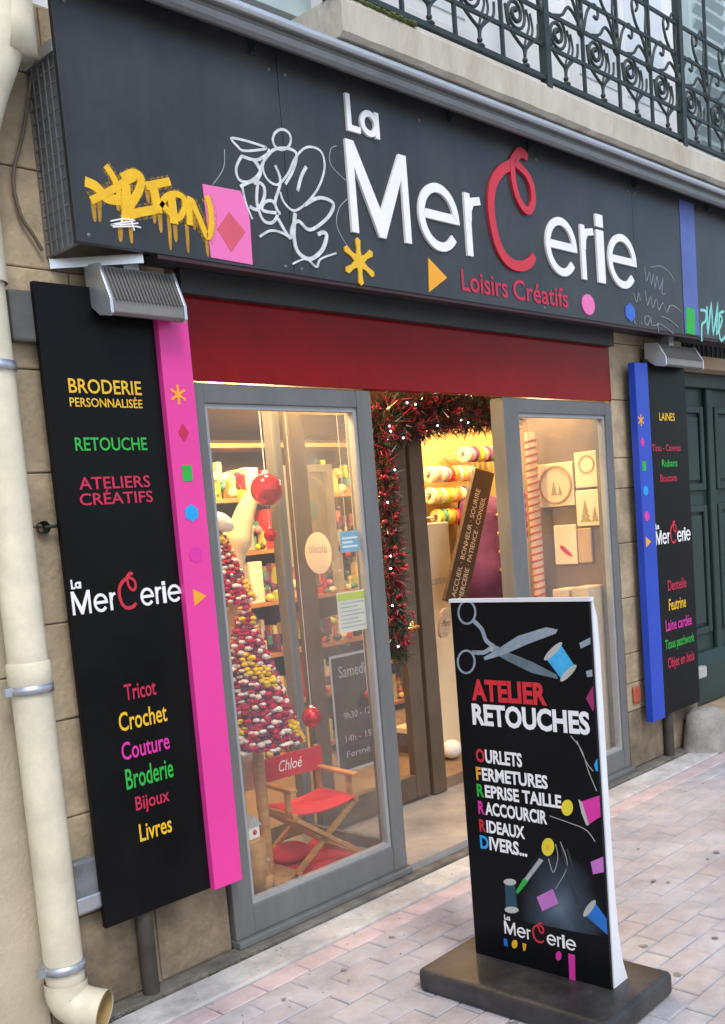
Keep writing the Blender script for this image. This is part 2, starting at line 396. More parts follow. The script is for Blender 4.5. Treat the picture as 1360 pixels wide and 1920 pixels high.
# rust-coloured rails are in the railing; French windows with shutters on the upper wall
PALE = mat('pale_curtain_sky_tint', (.72, .77, .79), .3, .06, 2, stretch=(4, 1, .3))  # pale curtain with the sky's reflection painted into the pane colour
for x0 in (3.05, 5.0):
    w = bx('french_window', x0, x0+1.1, .0, .022, 3.56, 6.0, WHITEWALL, bd)
    for dx in (.07, .58):
        bx('pane', x0+dx, x0+dx+.45, -.006, .001, 3.9, 5.9, PALE, w); bx('kick_panel', x0+dx+.03, x0+dx+.42, -.01, .001, 3.62, 3.84, WHITEWALL, w, .004)
for x0 in (2.5, 6.3):
    s = bx('shutter', x0, x0+.52, -.045, -.004, 3.58, 6.0, SHUT, bd)
    for k in range(26):
        b = MB(); z = 3.68+k*.09; b.bar((x0+.05, -.05, z), (x0+.47, -.05, z), .018, .06, None, (0, -.6, .8)); b.build('slat', SHUT, s)

# ------------------------------------------------------------------ balcony railing
rl = thing('balcony_railing', 'dark green wrought iron balcony railing with scrolls on the stone slab', 'railing', (5, BY+.04, 3.46))
RY = BY+.02
rz = [3.572, 3.72, 3.872, 4.02, 4.18, 4.5]
for k, z in enumerate(rz):
    b = MB(); b.bar((xs+.06, RY, z), (7.6, RY, z), .022 if k in (0, 5) else .013, .016 if k else .022); b.build('rail', IRON, rl)
BAY = .335
bays = int((7.5-xs-.06)/BAY)
mb = MB(); mb.bar((0, 0, 3.572), (0, 0, 4.5), .015, .015, None, (0, 1, 0)); mo = mb.build('baluster', IRON); bal = mo.data; bpy.data.objects.remove(mo)
mb = MB(); mb.bar((0, 0, 3.53), (0, 0, 4.55), .04, .04, None, (0, 1, 0)); mo = mb.build('post', IRON); post = mo.data; bpy.data.objects.remove(mo)
def spiral(cx, cz, r0, r1, a0, a1, n=34):
    return [(cx+(r0+(r1-r0)*i/n)*cos(a0+(a1-a0)*i/n), 0, cz+(r0+(r1-r0)*i/n)*sin(a0+(a1-a0)*i/n)) for i in range(n+1)]
mb = MB()
sp = spiral(-.055, 3.80, .012, .082, .6, .6+4.4*pi); mb.tube([Vector(p) for p in sp], [.011-.004*i/len(sp) for i in range(len(sp))], 6)
def curve(P, r): mb.tube(smooth([Vector((x, 0, z)) for x, z in P], 4), r, 6)
curve([(sp[-1][0], sp[-1][2]), (-.005, 3.9), (.05, 3.95), (.105, 3.93), (.15, 3.885)], .008)
curve([(-.13, 3.82), (-.11, 3.73), (-.05, 3.685), (-.005, 3.66), (.0, 3.62)], .008)
curve([(.12, 3.80), (.11, 3.74), (.05, 3.695), (.012, 3.66), (.002, 3.62)], .007)
curve([(.06, 3.83), (.075, 3.76), (.04, 3.70), (.008, 3.665)], .006)
curve([(.03, 3.84), (.05, 3.78), (.02, 3.715), (.0, 3.67)], .006)
curve([(.15, 3.885), (.10, 3.99), (.03, 4.06), (.0, 4.14), (.03, 4.18), (.06, 4.15), (.04, 4.12)], .008)
curve([(-.15, 3.885), (-.11, 3.98), (-.05, 4.03), (-.01, 4.01), (-.02, 3.97), (-.05, 3.975)], .008)
curve([(.15, 3.9), (.13, 4.04), (.145, 4.16), (.11, 4.22), (.085, 4.19)], .007)
mb.ball((0, 0, 3.612), .013, 8); mb.ball((0, 0, 3.588), .02, 8, None, (1.3, 1, .55)); mb.ball((0, 0, 3.566), .01, 6)
mb.ball((.157, 0, 3.885), .026, 8, None, (1, .8, 1.7)); mb.ball((.155, 0, 3.95), .016, 8)
mo = mb.build('scroll', IRON); scr = mo.data; bpy.data.objects.remove(mo)
def inst(name, data, parent, loc, M=None):
    o = bpy.data.objects.new(name, data); COL.objects.link(o); o.parent = parent
    o.matrix_parent_inverse = Matrix.Translation(-Vector(WL[parent.name])) if parent.name in WL else Matrix()
    o.location = loc; return o
for k in range(bays+1):
    x = 2.925+k*BAY
    inst('post' if k % 4 == 0 else 'baluster', post if k % 4 == 0 else bal, rl, (x, RY, 0))
    if k < bays: inst('scroll', scr, rl, (x+BAY/2, RY, 0))

# ------------------------------------------------------------------ awning cassette
aw = thing('awning_cassette', 'long grey rolled awning housing between the sign and the balcony', 'awning', (4, -.3, 3.2))
b = MB(); ap = [(-.206, 3.385), (-.206, 3.338), (-.272, 3.292), (-.288, 3.29), (-.296, 3.305), (-.296, 3.33), (-.285, 3.336), (-.285, 3.346), (-.302, 3.352), (-.31, 3.366), (-.30, 3.382), (-.25, 3.388)]
def extr(b, prof, x0, x1, M=None):
    n = len(prof); b.add([(x0, y, z) for y, z in prof]+[(x1, y, z) for y, z in prof], [(i, (i+1) % n, n+(i+1) % n, n+i) for i in range(n)]+[tuple(range(n)), tuple(reversed(range(n, 2*n)))], M)
extr(b, ap, 1.72, 6.75); b.build('housing', mat('awning_grey', (.15, .148, .142), .35, .2, 5, .05, 60, .3), aw, .004)
b = MB(); b.tube([(1.715, -.30, 3.37), (6.755, -.30, 3.37)], .016, 10); b.build('front_bar', ALU_L, aw)
for x in (2.55, 3.66, 4.25, 5.25, 6.1):
    b = MB(); b.box(x-.018, x+.018, -.212, -.2005, 3.28, 3.337); b.tube([(x, -.222, 3.295), (x, -.2, 3.295)], .012, 8); b.build('bracket', IRON, aw)

# ------------------------------------------------------------------ shop sign
SY = -.2
sg = thing('shop_sign', 'anthracite fascia sign with white raised MerCerie lettering and graffiti', 'shop sign', (4, -.1, 2.53))
SLX = 1.755; SRX = 6.9
for a, c in ((SLX, 2.66), (2.6625, 5.2), (5.2025, SRX)): bx('fascia_board', a, c, SY, SY+.02, 2.532, 3.35, ANTH, sg, .0015)
for x in (1.8, 2.62, 2.7, 3.45, 4.3, 5.16, 5.24, 6.0):
    for z in (2.556, 3.25):
        b = MB(); b.lathe([(0, -.003), (.006, -.002), (.007, 0)], (x, SY, z), 8, None, True, 'y'); b.build('screw', ALU, sg)
b = MB(); b.box(SLX+.32, SRX-.01, SY+.02, -.008, 2.545, 2.56); b.build('soffit', mat('soffit_dark', (.03, .03, .03), .6, .2, 5), sg)
bx('lower_beam', SX0+.02, SX1-.01, -.05, -.012, 2.458, 2.545, mat('beam_dark', (.035, .036, .036), .5, .2, 5), sg, .003)
b = MB(); b.box(SLX+.3, SRX-.02, SY+.004, SY+.022, 2.518, 2.5315); b.build('edge_trim', mat('dull_red_trim', (.04, .014, .016), .5, .2, 5), sg)
# open grid at the sign's left end
b = MB(); g0, g1 = 2.53, 3.10
for k in range(15):
    z = g0+(g1-g0)*k/14; b.bar((SLX+.006, SY+.022, z), (SLX+.006, -.004, z), .004, .005, ALU)
for k in range(6):
    y = SY+.024+(.17)*k/5; b.bar((SLX+.004, y, g0), (SLX+.004, y, g1), .004, .004, ALU, (0, 1, 0))
b.build('side_grid', None, sg)
b = MB(); b.box(SLX+.016, SLX+.02, SY+.021, -.003, g0, g1); b.build('side_sheet', mat('side_sheet', (.19, .22, .25), .4, .15, 9, .05, 60, .2), sg)
bx('end_cap', SLX-.002, SLX+.024, SY+.021, -.003, g1, g1+.035, ALU_L, sg)
b = MB(); b.bar((SLX+.012, -.004, 2.508), (SLX+.26, SY+.03, 2.518), .012, .03); b.build('end_bracket', ALU_L, sg)

def sgn(pts): return pxy([(600+x/1.789, y/1.789) for x, y in pts], SY)
fS = facing(SY)
LW = .045                                        # letter stroke
def e_path(x0, x1, z0, z1, w):
    cx, cz, rx, rz = (x0+x1)/2, (z0+z1)/2, (x1-x0-w)/2, (z1-z0-w)/2
    zc = cz+.02*(z1-z0)
    a = math.degrees(math.asin(max(-1, min(1, (zc-cz)/rz))))
    return [(x0+w, zc)]+[(cx+rx*cos(radians(t)), cz+rz*sin(radians(t))) for t in [a+(322-a)*i/36 for i in range(37)]]
def logo(parent, fn, U, V, d, w_s=1.0, names=True, Mw=WHITEP, Mr=REDP):
    """the MerCerie mark; U,V map sign coordinates to the place it stands on"""
    f2 = lambda u, v, dd: fn(U(u), V(v), dd)
    out = []
    def put(nm, fill, M):
        b = MB(); fill(b); out.append(b.build('letter', M, parent))
    w = LW*w_s; ws = .024*w_s
    zb, zx, zM = LOGO['zb'], LOGO['zx'], LOGO['zM']
    x0, x1 = LOGO['L']; za, zt = LOGO['Lz']
    put('L', lambda b: b.poly([(x0, za), (x1, za), (x1, za+ws), (x0+ws, za+ws), (x0+ws, zt), (x0, zt)], d, f2), Mw)
    a0, a1 = LOGO['a']; h = (zt-za)*.72
    def fa(b):
        b.ribbon(arc((a0+a1-ws*.3)/2, za+h/2, (a1-a0-ws)/2, (h-ws)/2, 0, 360, 28)[:-1], ws, d, f2, None, True)
        b.poly([(a1-ws, za), (a1, za), (a1, za+h), (a1-ws, za+h)], d+.0015, f2)
    put('a', fa, Mw)
    m0, m1 = LOGO['M']; mc = (m0+m1)/2; k = w*1.05
    put('M', lambda b: b.poly([(m0, zb), (m0, zM), (m0+w*1.0, zM), (mc, zb+.30*(zM-zb)), (m1-w*1.0, zM), (m1, zM), (m1, zb), (m1-w*.85, zb), (m1-w*.85, zb+.72*(zM-zb)), (mc+w*.42, zb), (mc-w*.42, zb), (m0+w*.85, zb+.72*(zM-zb)), (m0+w*.85, zb)], d, f2), Mw)
    for q in ('e1', 'e2', 'e3'):
        p0, p1 = LOGO[q]; put('e', lambda b: b.ribbon(e_path(p0, p1, zb-.006, zx+.006, w*.85), w*.85, d, f2), Mw)
    for q in ('r1', 'r2'):
        p0, p1 = LOGO[q]; s = w*.9
        def fr(b):
            b.poly([(p0, zb), (p0+s, zb), (p0+s, zx), (p0, zx)], d, f2)
            b.ribbon([(p0+s*.6, zx-.12), (p0+s*.75, zx-.07), (p0+s+.012, zx-.034), (p1-.003, zx-.022)], s*.85, d+.0015, f2)
        put('r', fr, Mw)
    p0, p1 = LOGO['i']
    put('i', lambda b: (b.poly([(p0, zb), (p1, zb), (p1, zx-.004), (p0, zx-.004)], d, f2), b.poly([(p0, zx+.012), (p1, zx+.012), (p1, zx+.075), (p0, zx+.075)], d, f2)), Mw)
    def fC(b):
        main = smooth(LOGO['C1'], 5); n = len(main); b.ribbon(main, .046*w_s, d, f2, None, False, [.75+.3*min(1, i/6, (n-1-i)/5) for i in range(n)])
        lp = smooth(LOGO['C2'], 5); b.ribbon(lp, .036*w_s, d+.0018, f2, None)
    put('C', fC, Mr)
    return out
def X(z): return sgn([z])[0][0]
def Z(z): return sgn([z])[0][1]
LOGO = dict(zb=Z((500, 860)), zx=Z((500, 652)), zM=Z((262, 520)), L=(X((88, 440)), X((131, 440))), Lz=(Z((110, 445)), Z((95, 318))), a=(X((132, 415)), X((191, 415))),
            M=(X((92, 640)), X((290, 640))), e1=(X((327, 735)), X((461, 735))), r1=(X((484, 760)), X((532, 690))), e2=(X((754, 838)), X((857, 838))),
            r2=(X((872, 850)), X((912, 790))), i=(X((925, 850)), X((949, 850))), e3=(X((964, 888)), X((1057, 888))),
            C1=sgn([(714, 858), (700, 882), (668, 894), (630, 880), (598, 835), (577, 760), (569, 680), (578, 615), (605, 572), (636, 553), (650, 530), (668, 513), (691, 530)]),
            C2=sgn([(640, 548), (643, 600), (655, 655), (677, 698), (697, 708), (710, 680), (706, 630), (690, 590), (665, 562), (648, 548)]))
logo(sg, fS, lambda u: u, lambda v: v, .011)
b = MB(); q = sgn([(474, 978), (830, 1038), (474, 905)])
# Loisirs Creatifs
text_into(b, 'Loisirs', X((474, 945)), X((628, 970)), Z((474, 975)), Z((474, 902)), fS, .003, REDT, .012)
text_into(b, 'Créatifs', X((647, 975)), X((831, 1000)), Z((660, 1006)), Z((700, 945)), fS, .003, REDT, .012)
b.build('subtitle_lettering', None, sg)
def star(cx, cz, r, n=6, w=.4):
    P = []
    for i in range(n):
        a = 2*pi*i/n+pi/2
        for da, rr in ((-.5*w, .55), (-.42*w, .95), (0, 1.05), (.42*w, .95), (.5*w, .55)): P.append((cx+r*rr*cos(a+da), cz+r*rr*sin(a+da)))
        P.append((cx+r*.32*cos(a+pi/n), cz+r*.32*sin(a+pi/n)))
    return P
def shape(par, fn, P, M, d, nm='printed_shape'):
    b = MB(); b.poly(P, d, fn); return b.build(nm, M, par)
cx, cz = sgn([(130, 878)])[0]; shape(sg, fS, star(cx, cz, .088), YEL, .006)
shape(sg, fS, sgn([(362, 865), (425, 932), (365, 980)]), ORA, .004)
cx, cz = sgn([(899, 1022)])[0]; shape(sg, fS, arc(cx, cz, .060, .052, 0, 360, 28)[:-1], PINKL, .005)
cx, cz = sgn([(1040, 1048)])[0]; shape(sg, fS, arc(cx, cz, .055, .05, 30, 330, 5), mat('blue_vinyl', (.04, .13, .55), .45, .1, 6), .004)
z1 = lambda P: pxy([(x/2, y/2) for x, y in P], SY)
shape(sg, fS, z1([(758, 690), (900, 716), (925, 770), (936, 830), (946, 993), (790, 965)]), PINKL, .003)
shape(sg, fS, z1([(856, 795), (918, 870), (865, 945), (813, 858)]), mat('coral_print', (.62, .09, .13), .5, .06, 9), .0045)
z4 = lambda P: pxy([(1060+x/4.363, 320+y/4.363) for x, y in P], SY)
ru = z4([(1000, 300), (985, 1380)]); xl = z4([(955, 800)])[0][0]; xr = z4([(1072, 800)])[0][0]
bx('blue_band', xl, xr, SY-.003, SY-.0005, 2.54, 3.3, BLUE_S, sg)
shape(sg, fS, z4([(985, 1110), (1056, 1140), (1058, 1345), (988, 1330)]), GRN, .005)
# graffiti
def strokes(nm, M, paths, conv, w, d, k=5, wv=0):
    b = MB(); dd = d
    for P in paths:
        b.ribbon(smooth(conv(P), k) if len(P) > 2 else [Vector(p) for p in conv(P)], w*(1+random.uniform(-wv, wv)), dd, fS); dd += .00035
    return b.build(nm, M, sg)
drips = [[(348, 755), (356, 832)], [(372, 748), (374, 832)], [(450, 840), (452, 906)], [(488, 845), (494, 912)], [(575, 740), (580, 838)], [(598, 800), (604, 872)], [(632, 800), (640, 938)], [(655, 830), (660, 908)], [(700, 840), (706, 948)], [(722, 780), (730, 862)], [(772, 880), (780, 962)], [(440, 740), (442, 790)], [(550, 700), (556, 762)]]
for P in drips:
    (a0, b0), (a1, b1) = z1(P); b = MB(); n_ = 7
    b.ribbon([Vector((a0+(a1-a0)*k/n_, b0+(b1-b0)*k/n_)) for k in range(n_+1)], random.uniform(.015, .022), .0012, fS, None, False, [1.1, 1, .95, .9, .85, .8, .7, .35]); b.build('graffiti_drip', SPRAY_YD, sg)
yel = [[(318, 680), (360, 700), (400, 742), (445, 750)], [(395, 620), (428, 672), (450, 740), (470, 800)], [(340, 752), (390, 728), (455, 690), (505, 662)],
       [(455, 668), (500, 650), (528, 672), (520, 715), (488, 770), (472, 800)], [(470, 690), (474, 770), (468, 850)], [(486, 806), (530, 795), (584, 786)],
       [(545, 698), (590, 690), (636, 680)], [(572, 698), (582, 745), (592, 800)], [(590, 790), (620, 740), (655, 728), (685, 742), (690, 780), (668, 818), (636, 800), (600, 760)], [(640, 738), (648, 800), (652, 840)],
       [(712, 740), (708, 790), (710, 845)], [(716, 752), (745, 820), (775, 888), (790, 850), (786, 780), (772, 735)]]
strokes('yellow_graffiti', SPRAY_Y, yel, z1, .027, .0016, 5, .25)
SOFT = bpy.data.materials.new('yellow_overspray'); SOFT.use_nodes = True; nn_ = SOFT.node_tree.nodes; ll_ = SOFT.node_tree.links
pb = nn_['Principled BSDF']; pb.inputs['Base Color'].default_value = (.6, .34, .01, 1); pb.inputs['Roughness'].default_value = .7
nz = nn_.new('ShaderNodeTexNoise'); nz.inputs['Scale'].default_value = 160; nz.inputs['Detail'].default_value = 4; tc_ = nn_.new('ShaderNodeTexCoord'); ll_.new(tc_.outputs['Object'], nz.inputs[0])
mr_ = nn_.new('ShaderNodeMapRange'); mr_.inputs[1].default_value = .42; mr_.inputs[2].default_value = .75; mr_.inputs[4].default_value = .7; ll_.new(nz.outputs[0], mr_.inputs[0]); ll_.new(mr_.outputs[0], pb.inputs['Alpha'])
strokes('yellow_overspray', SOFT, yel, z1, .046, .0006, 5, .3)
wht = [arc(1057, 523, 34, 38, 0, 360, 16), [(998, 552), (930, 530), (868, 518), (890, 548), (915, 565), (985, 560), (1000, 552)], [(905, 585), (960, 600), (1000, 580), (1035, 558), (1085, 558), (1112, 580), (1098, 640), (1070, 690)],
       [(905, 585), (885, 630), (895, 672), (930, 682), (968, 655), (985, 610), (1015, 570)], [(1010, 560), (985, 620), (1000, 670), (1040, 692), (1080, 650), (1108, 590), (1150, 552), (1200, 565), (1217, 620), (1200, 690), (1160, 750), (1105, 790), (1065, 760), (1050, 720)],
       [(1148, 625), (1130, 660), (1115, 716)], [(900, 700), (945, 680), (985, 695), (990, 740), (965, 785), (935, 775)], [(905, 690), (920, 760), (945, 822)], [(965, 690), (962, 760), (985, 825), (1020, 835), (1040, 800), (1020, 755), (990, 760), (985, 790), (1050, 800)],
       [(1030, 620), (1050, 680), (1030, 760), (1045, 800)], [(950, 600), (975, 645), (950, 690)], [(1140, 770), (1195, 742), (1247, 762), (1236, 805), (1195, 845), (1155, 862), (1118, 830), (1095, 850), (1085, 892), (1040, 820)], [(972, 888), (1010, 866), (1050, 872), (1086, 892)],
       [(1105, 800), (1100, 880), (1115, 945), (1160, 972), (1205, 940), (1223, 888), (1210, 872), (1190, 880)], [(1095, 990), (1145, 972), (1185, 1002), (1200, 972), (1258, 950)]]
strokes('white_graffiti', SPRAY_W, wht, z1, .0105, .0012, 5, .45)
thin = [[(798, 692), (838, 630), (842, 560)], [(1262, 546), (1240, 560), (1242, 620), (1312, 690)], [(1312, 738), (1272, 780), (1264, 850), (1312, 940)]]
strokes('thin_graffiti', SPRAY_G, thin, z1, .003, .001)
tagw = [[(412, 830), (460, 822), (500, 828), (440, 838), (415, 845), (470, 842), (515, 838)], [(420, 852), (500, 850), (525, 855)], [(455, 818), (450, 850)], [(490, 832), (500, 866)]]
strokes('white_scribble', WHITEP, tagw, z1, .004, .0065)
scr1 = [[(650, 780), (665, 900), (690, 830), (705, 930), (722, 850), (735, 962), (752, 862), (772, 972), (800, 880), (792, 1000), (822, 1004)], [(700, 790), (780, 780), (850, 830), (895, 900)], [(560, 1000), (585, 1075), (600, 1000), (615, 1060)], [(655, 985), (672, 1100), (700, 1030), (715, 1120), (745, 1050), (765, 1140), (800, 1080), (830, 1160), (860, 1100), (910, 1120), (955, 1160)],
        [(655, 1190), (650, 1240), (672, 1262), (690, 1220), (680, 1190), (655, 1190)], [(700, 1200), (705, 1260), (740, 1265), (760, 1250)], [(765, 1320), (760, 1250), (830, 1290), (885, 1335)], [(780, 1190), (850, 1220), (925, 1285)], [(540, 1180), (575, 1255), (560, 1235)]]
strokes('scratched_writing', SPRAY_G, scr1, z4, .0032, .0012, 3)
teal = [[(1105, 1140), (1150, 1150), (1148, 1230), (1118, 1262), (1118, 1395)], [(1160, 1110), (1168, 1330), (1195, 1090), (1212, 1330), (1248, 1090), (1240, 1330), (1285, 1220), (1262, 1170), (1300, 1150)], [(1262, 1180), (1258, 1300), (1275, 1390), (1320, 1340)], [(1320, 1150), (1380, 1200), (1350, 1320), (1420, 1340)]]
strokes('teal_graffiti', SPRAY_T, teal, z4, .016, .0012, 3)

# ------------------------------------------------------------------ side panels
PYB, PYS = -.07, -.095            # black board face, coloured strip face
def side_panel(nm, label, xb, xs_, zr, Ms, sname, slab):
    z0, z1 = zr
    t = thing(nm, label, 'sign panel', ((xb[0]+xb[1])/2, PYB, z0))
    bx('board', xb[0], xb[1], PYB, PYB+.022, z0, z1, BLACK, t, .002)
    for z in (z0+.25, (z0+z1)/2, z1-.25): bx('batten', xb[0]+.06, xb[1]-.06, PYB+.0225, -.004, z, z+.05, ALU, t)
    b = MB(); b.box(xs_[0], xs_[1], PYS, PYB+.02, z0-.004, z1-.03); o = b.build('coloured_strip', Ms, t, .003); o['label'] = slab
    return t, o
pxl = ony(130, 1135, PYB).x; pxl = (ony(55, 525, PYB).x+ony(205, 1745, PYB).x)/2; pxm = (ony(285, 600, PYB).x+ony(397, 1662, PYB).x)/2; pxr = (ony(345, 590, PYS).x+ony(460, 1637, PYS).x)/2
pl, pls = side_panel('sign_panel', 'black panel with bright pink strip listing Tricot to Livres beside the drainpipe', (pxl, pxm), (pxm+.001, pxr), (.318, 2.432), PINK, 'pink', 'bright pink strip with small printed shapes')
qx = [(ony(a, c, PYS).x+ony(e, f, PYS).x)/2 for a, c, e, f in ((1188, 690, 1228, 1345), (1212, 690, 1251, 1340), (1281, 690, 1310, 1300))]; qx[2] = (ony(1281, 690, PYB).x+ony(1310, 1300, PYB).x)/2
pr, prs = side_panel('sign_panel', 'narrow-looking black panel with blue strip headed LAINES beside the green door', (qx[1]+.001, qx[2]+.02), (qx[0], qx[1]), (.29, 2.40), BLUE, 'blue', 'royal blue strip with small printed shapes')
fB = facing(PYB); fP = facing(PYS)
def ptext(par, s, px, M, Y=PYB, off=.012, slant=0):
    """text between photo points (left, right, top, bottom) on the board"""
    l, r, tp, bt = px
    xm = (l+r)/2
    u0, u1 = ony(l, (tp+bt)/2, Y).x, ony(r, (tp+bt)/2, Y).x
    v1, v0 = ony(xm, tp, Y).z, ony(xm, bt, Y).z
    b = MB(); text_into(b, s, u0, u1, v0, v1, facing(Y), .0022, M, off, slant); return b.build('lettering', None, par)
for s, px, M in (('BRODERIE', (128, 264, 712, 739), YEL), ('PERSONNALISÉE', (130, 266, 743, 764), YEL), ('RETOUCHE', (140, 275, 820, 845), GRN), ('ATELIERS', (147, 281, 893, 916), REDT), ('CRÉATIFS', (148, 286, 917, 945), REDT),
                 ('Tricot', (232, 292, 1278, 1309), REDT), ('Crochet', (221, 313, 1327, 1363), YEL), ('Couture', (226, 318, 1382, 1416), MAG), ('Broderie', (234, 325, 1431, 1470), GRN), ('Bijoux', (253, 318, 1485, 1520), REDT), ('Livres', (260, 322, 1536, 1570), YEL)):
    ptext(pl, s, px, M)
for s, px, M in (('LAINES', (1236, 1265, 774, 789), YEL), ('Tissu - Canevas', (1222, 1276, 833, 846), REDT), ('Rubans', (1241, 1270, 861, 875), GRN), ('Boutons', (1238, 1269, 889, 903), REDT),
                 ('Dentelle', (1252, 1287, 1085, 1105), REDT), ('Feutrine', (1254, 1286, 1120, 1142), YEL), ('Laine cardée', (1248, 1297, 1157, 1178), MAG), ('Tissus patchwork', (1247, 1302, 1193, 1216), GRN), ('Objet en bois', (1252, 1302, 1226, 1252), REDT)):
    ptext(pr, s, px, M, PYB)
LX0, LX1, LZ0, LZ1 = LOGO['L'][0], LOGO['e3'][1], LOGO['zb'], LOGO['Lz'][1]
def mini_logo(par, u0, u1, v0, v1, fn, d=.003, ws=1.15):
    logo(par, fn, lambda u: u0+(u-LX0)/(LX1-LX0)*(u1-u0), lambda v: v0+(v-LZ0)/(LZ1-LZ0)*(v1-v0), d, ws)
p = ony(136, 1166, PYB); p2 = ony(342, 1140, PYB); p3 = ony(140, 1104, PYB); mini_logo(pl, p.x+.008, p2.x, p.z+.02, p3.z+.03, fB)
p = ony(1231, 1022, PYB); p2 = ony(1295, 1010, PYB); p3 = ony(1234, 988, PYB); mini_logo(pr, p.x, p2.x, p.z, p3.z+.02, fB)
def pshape(par, kind, px, M, Y, r=.028):
    c = ony(*px, Y); f = facing(Y)
    if kind == 'star': P = star(c.x, c.z, r*1.2)
    if kind == 'dia': P = [(c.x, c.z+r*1.1), (c.x+r*.8, c.z), (c.x, c.z-r*1.1), (c.x-r*.8, c.z)]
    if kind == 'sq': P = [(c.x-r*.75, c.z-r), (c.x+r*.75, c.z-r), (c.x+r*.75, c.z+r), (c.x-r*.75, c.z+r)]
    if kind == 'hex': P = arc(c.x, c.z, r*1.1, r*1.1, 30, 330, 5)
    if kind == 'dot': P = arc(c.x, c.z, r, r, 0, 360, 20)[:-1]
    if kind == 'tri': P = [(c.x-r, c.z+r*1.1), (c.x+r, c.z), (c.x-r, c.z-r*1.1)]
    shape(par, f, P, M, .002)
for k, px, M in (('star', (334, 740), ORA), ('dia', (344, 811), REDT), ('sq', (351, 887), GRN), ('hex', (359, 962), CYA), ('dot', (367, 1040), MAG), ('tri', (375, 1119), ORA)): pshape(pls, k, px, M, PYS)
for k, px, M in (('star', (1202, 788), ORA), ('dia', (1205, 829), MAG), ('sq', (1208, 874), GRN), ('hex', (1211, 920), CYA), ('dot', (1213, 968), MAG), ('tri', (1216, 1016), ORA)): pshape(prs, k, px, M, PYS)

# ------------------------------------------------------------------ floodlights under the sign
def floodlight(label, xa, xb, yb, z0, z1):
    t = thing('floodlight', label, 'floodlight', ((xa+xb)/2, yb, z1), 'floodlights under the fascia sign')
    P = [(yb, z1), (yb-.05, z1-.01), (yb-.10, z0+.045), (yb-.10, z0+.008), (yb-.085, z0), (yb-.03, z0+.012), (yb, z0+.05)]
    b = MB(); extr(b, P, xa+.012, xb-.012); b.build('housing', mat('lamp_grey', (.2, .19, .175), .4, .12, 8), t, .003)
    for k in range(19):
        x = xa+.025+(xb-xa-.05)*k/18; b = MB(); b.bar((x, yb-.055, z1-.016), (x, yb-.107, z0+.046), .006, .006, None, (0, -.6, .5)); b.build('cooling_fin', mat('lamp_fin', (.13, .125, .115), .4, .1, 8), t)
    for x in (xa, xb-.0115):
        b = MB(); extr(b, [(y-.004 if y < yb-.01 else y+.03, z+(.006 if z > z0+.04 else -.004)) for y, z in P], x, x+.0115); b.build('end_plate', ALU_L, t, .002)
    bx('arm', (xa+xb)/2-.03, (xa+xb)/2+.03, yb-.02, yb+.03, z1-.005, 2.544, ALU_L, t)
p0 = ony(190, 520, -.12); p1 = ony(215, 590, -.17); p2 = ony(348, 597, -.17)
floodlight('grey finned floodlight above the pink strip panel', p1.x-.02, p2.x, -.08, p1.z+.0, 2.50)
p1 = ony(1245, 672, -.17); p2 = ony(1317, 693, -.17)
floodlight('grey finned floodlight above the blue strip panel', p1.x, p2.x, -.08, p2.z, 2.49)

# ------------------------------------------------------------------ red fascia panel above the windows
rp_ = bx('lintel_cladding', SX0+.006, SX1-.006, -.012, .03, 2.158, 2.50, RED, None, .003); tag(rp_, 'glossy dark red panel above the shop windows and door', 'panel'); recentre(rp_)

# ------------------------------------------------------------------ shop windows
def window(label, x0, x1, gx0, gx1, z0=.045, z1=2.153, gz0=.158, gz1=2.08):
    t = thing('shop_window', label, 'window', ((x0+x1)/2, .02, z0))
    F_ = []
    for a in ((x0, gx0, z0, z1), (gx1, x1, z0, z1)): bx('frame', a[0], a[1], -.006, .075, a[2], a[3], ALU, t, .004)
    bx('frame', gx0+.0005, gx1-.0005, -.004, .072, z0, gz0, ALU, t, .004); bx('frame', gx0+.0005, gx1-.0005, -.004, .072, gz1, z1, ALU, t, .004)
    g = .018
    b = MB(); b.box(gx0-.001, gx0+g, .006, .04, gz0, gz1); b.box(gx1-g, gx1+.001, .006, .04, gz0, gz1); b.box(gx0+g, gx1-g, .006, .04, gz1-g, gz1+.001); b.box(gx0+g, gx1-g, .006, .04, gz0-.001, gz0+g)
    b.build('glazing_bead', mat('bead_grey', (.3, .31, .31), .45, .1, 8), t)
    bx('glass_pane', gx0+.012, gx1-.012, .02, .026, gz0+.012, gz1-.012, GLASS, t)
    b = MB(); b.box(x0-.004, x1+.006, -.03, .07, z0-.028, z0-.0005); b.build('sill', ALU_L if False else ALU, t, .004)
    return t
wl = window('tall grey-framed display window behind the pink strip, with the red chair inside', 2.24, 3.222, 2.335, 3.138)
wr = window('tall grey-framed display window beside the blue strip, behind the pavement sign', 4.172, 5.198, 4.30, 5.135)
RD = .65
# the return of the left window along the entry
bx('return_post', 3.19, 3.245, RD-.03, RD+.03, .05, 2.16, ALU, wl, .003)
bx('return_rail', 3.195, 3.22, .076, RD-.031, .05, .15, ALU, wl, .003)
bx('return_glass', 3.205, 3.211, .076, RD-.031, .15, 2.15, GLASS, wl)
bx('display_base', 2.25, 3.19, .076, RD, .05, .099, mat('display_base', (.2, .2, .21), .6, .15, 6), wl)

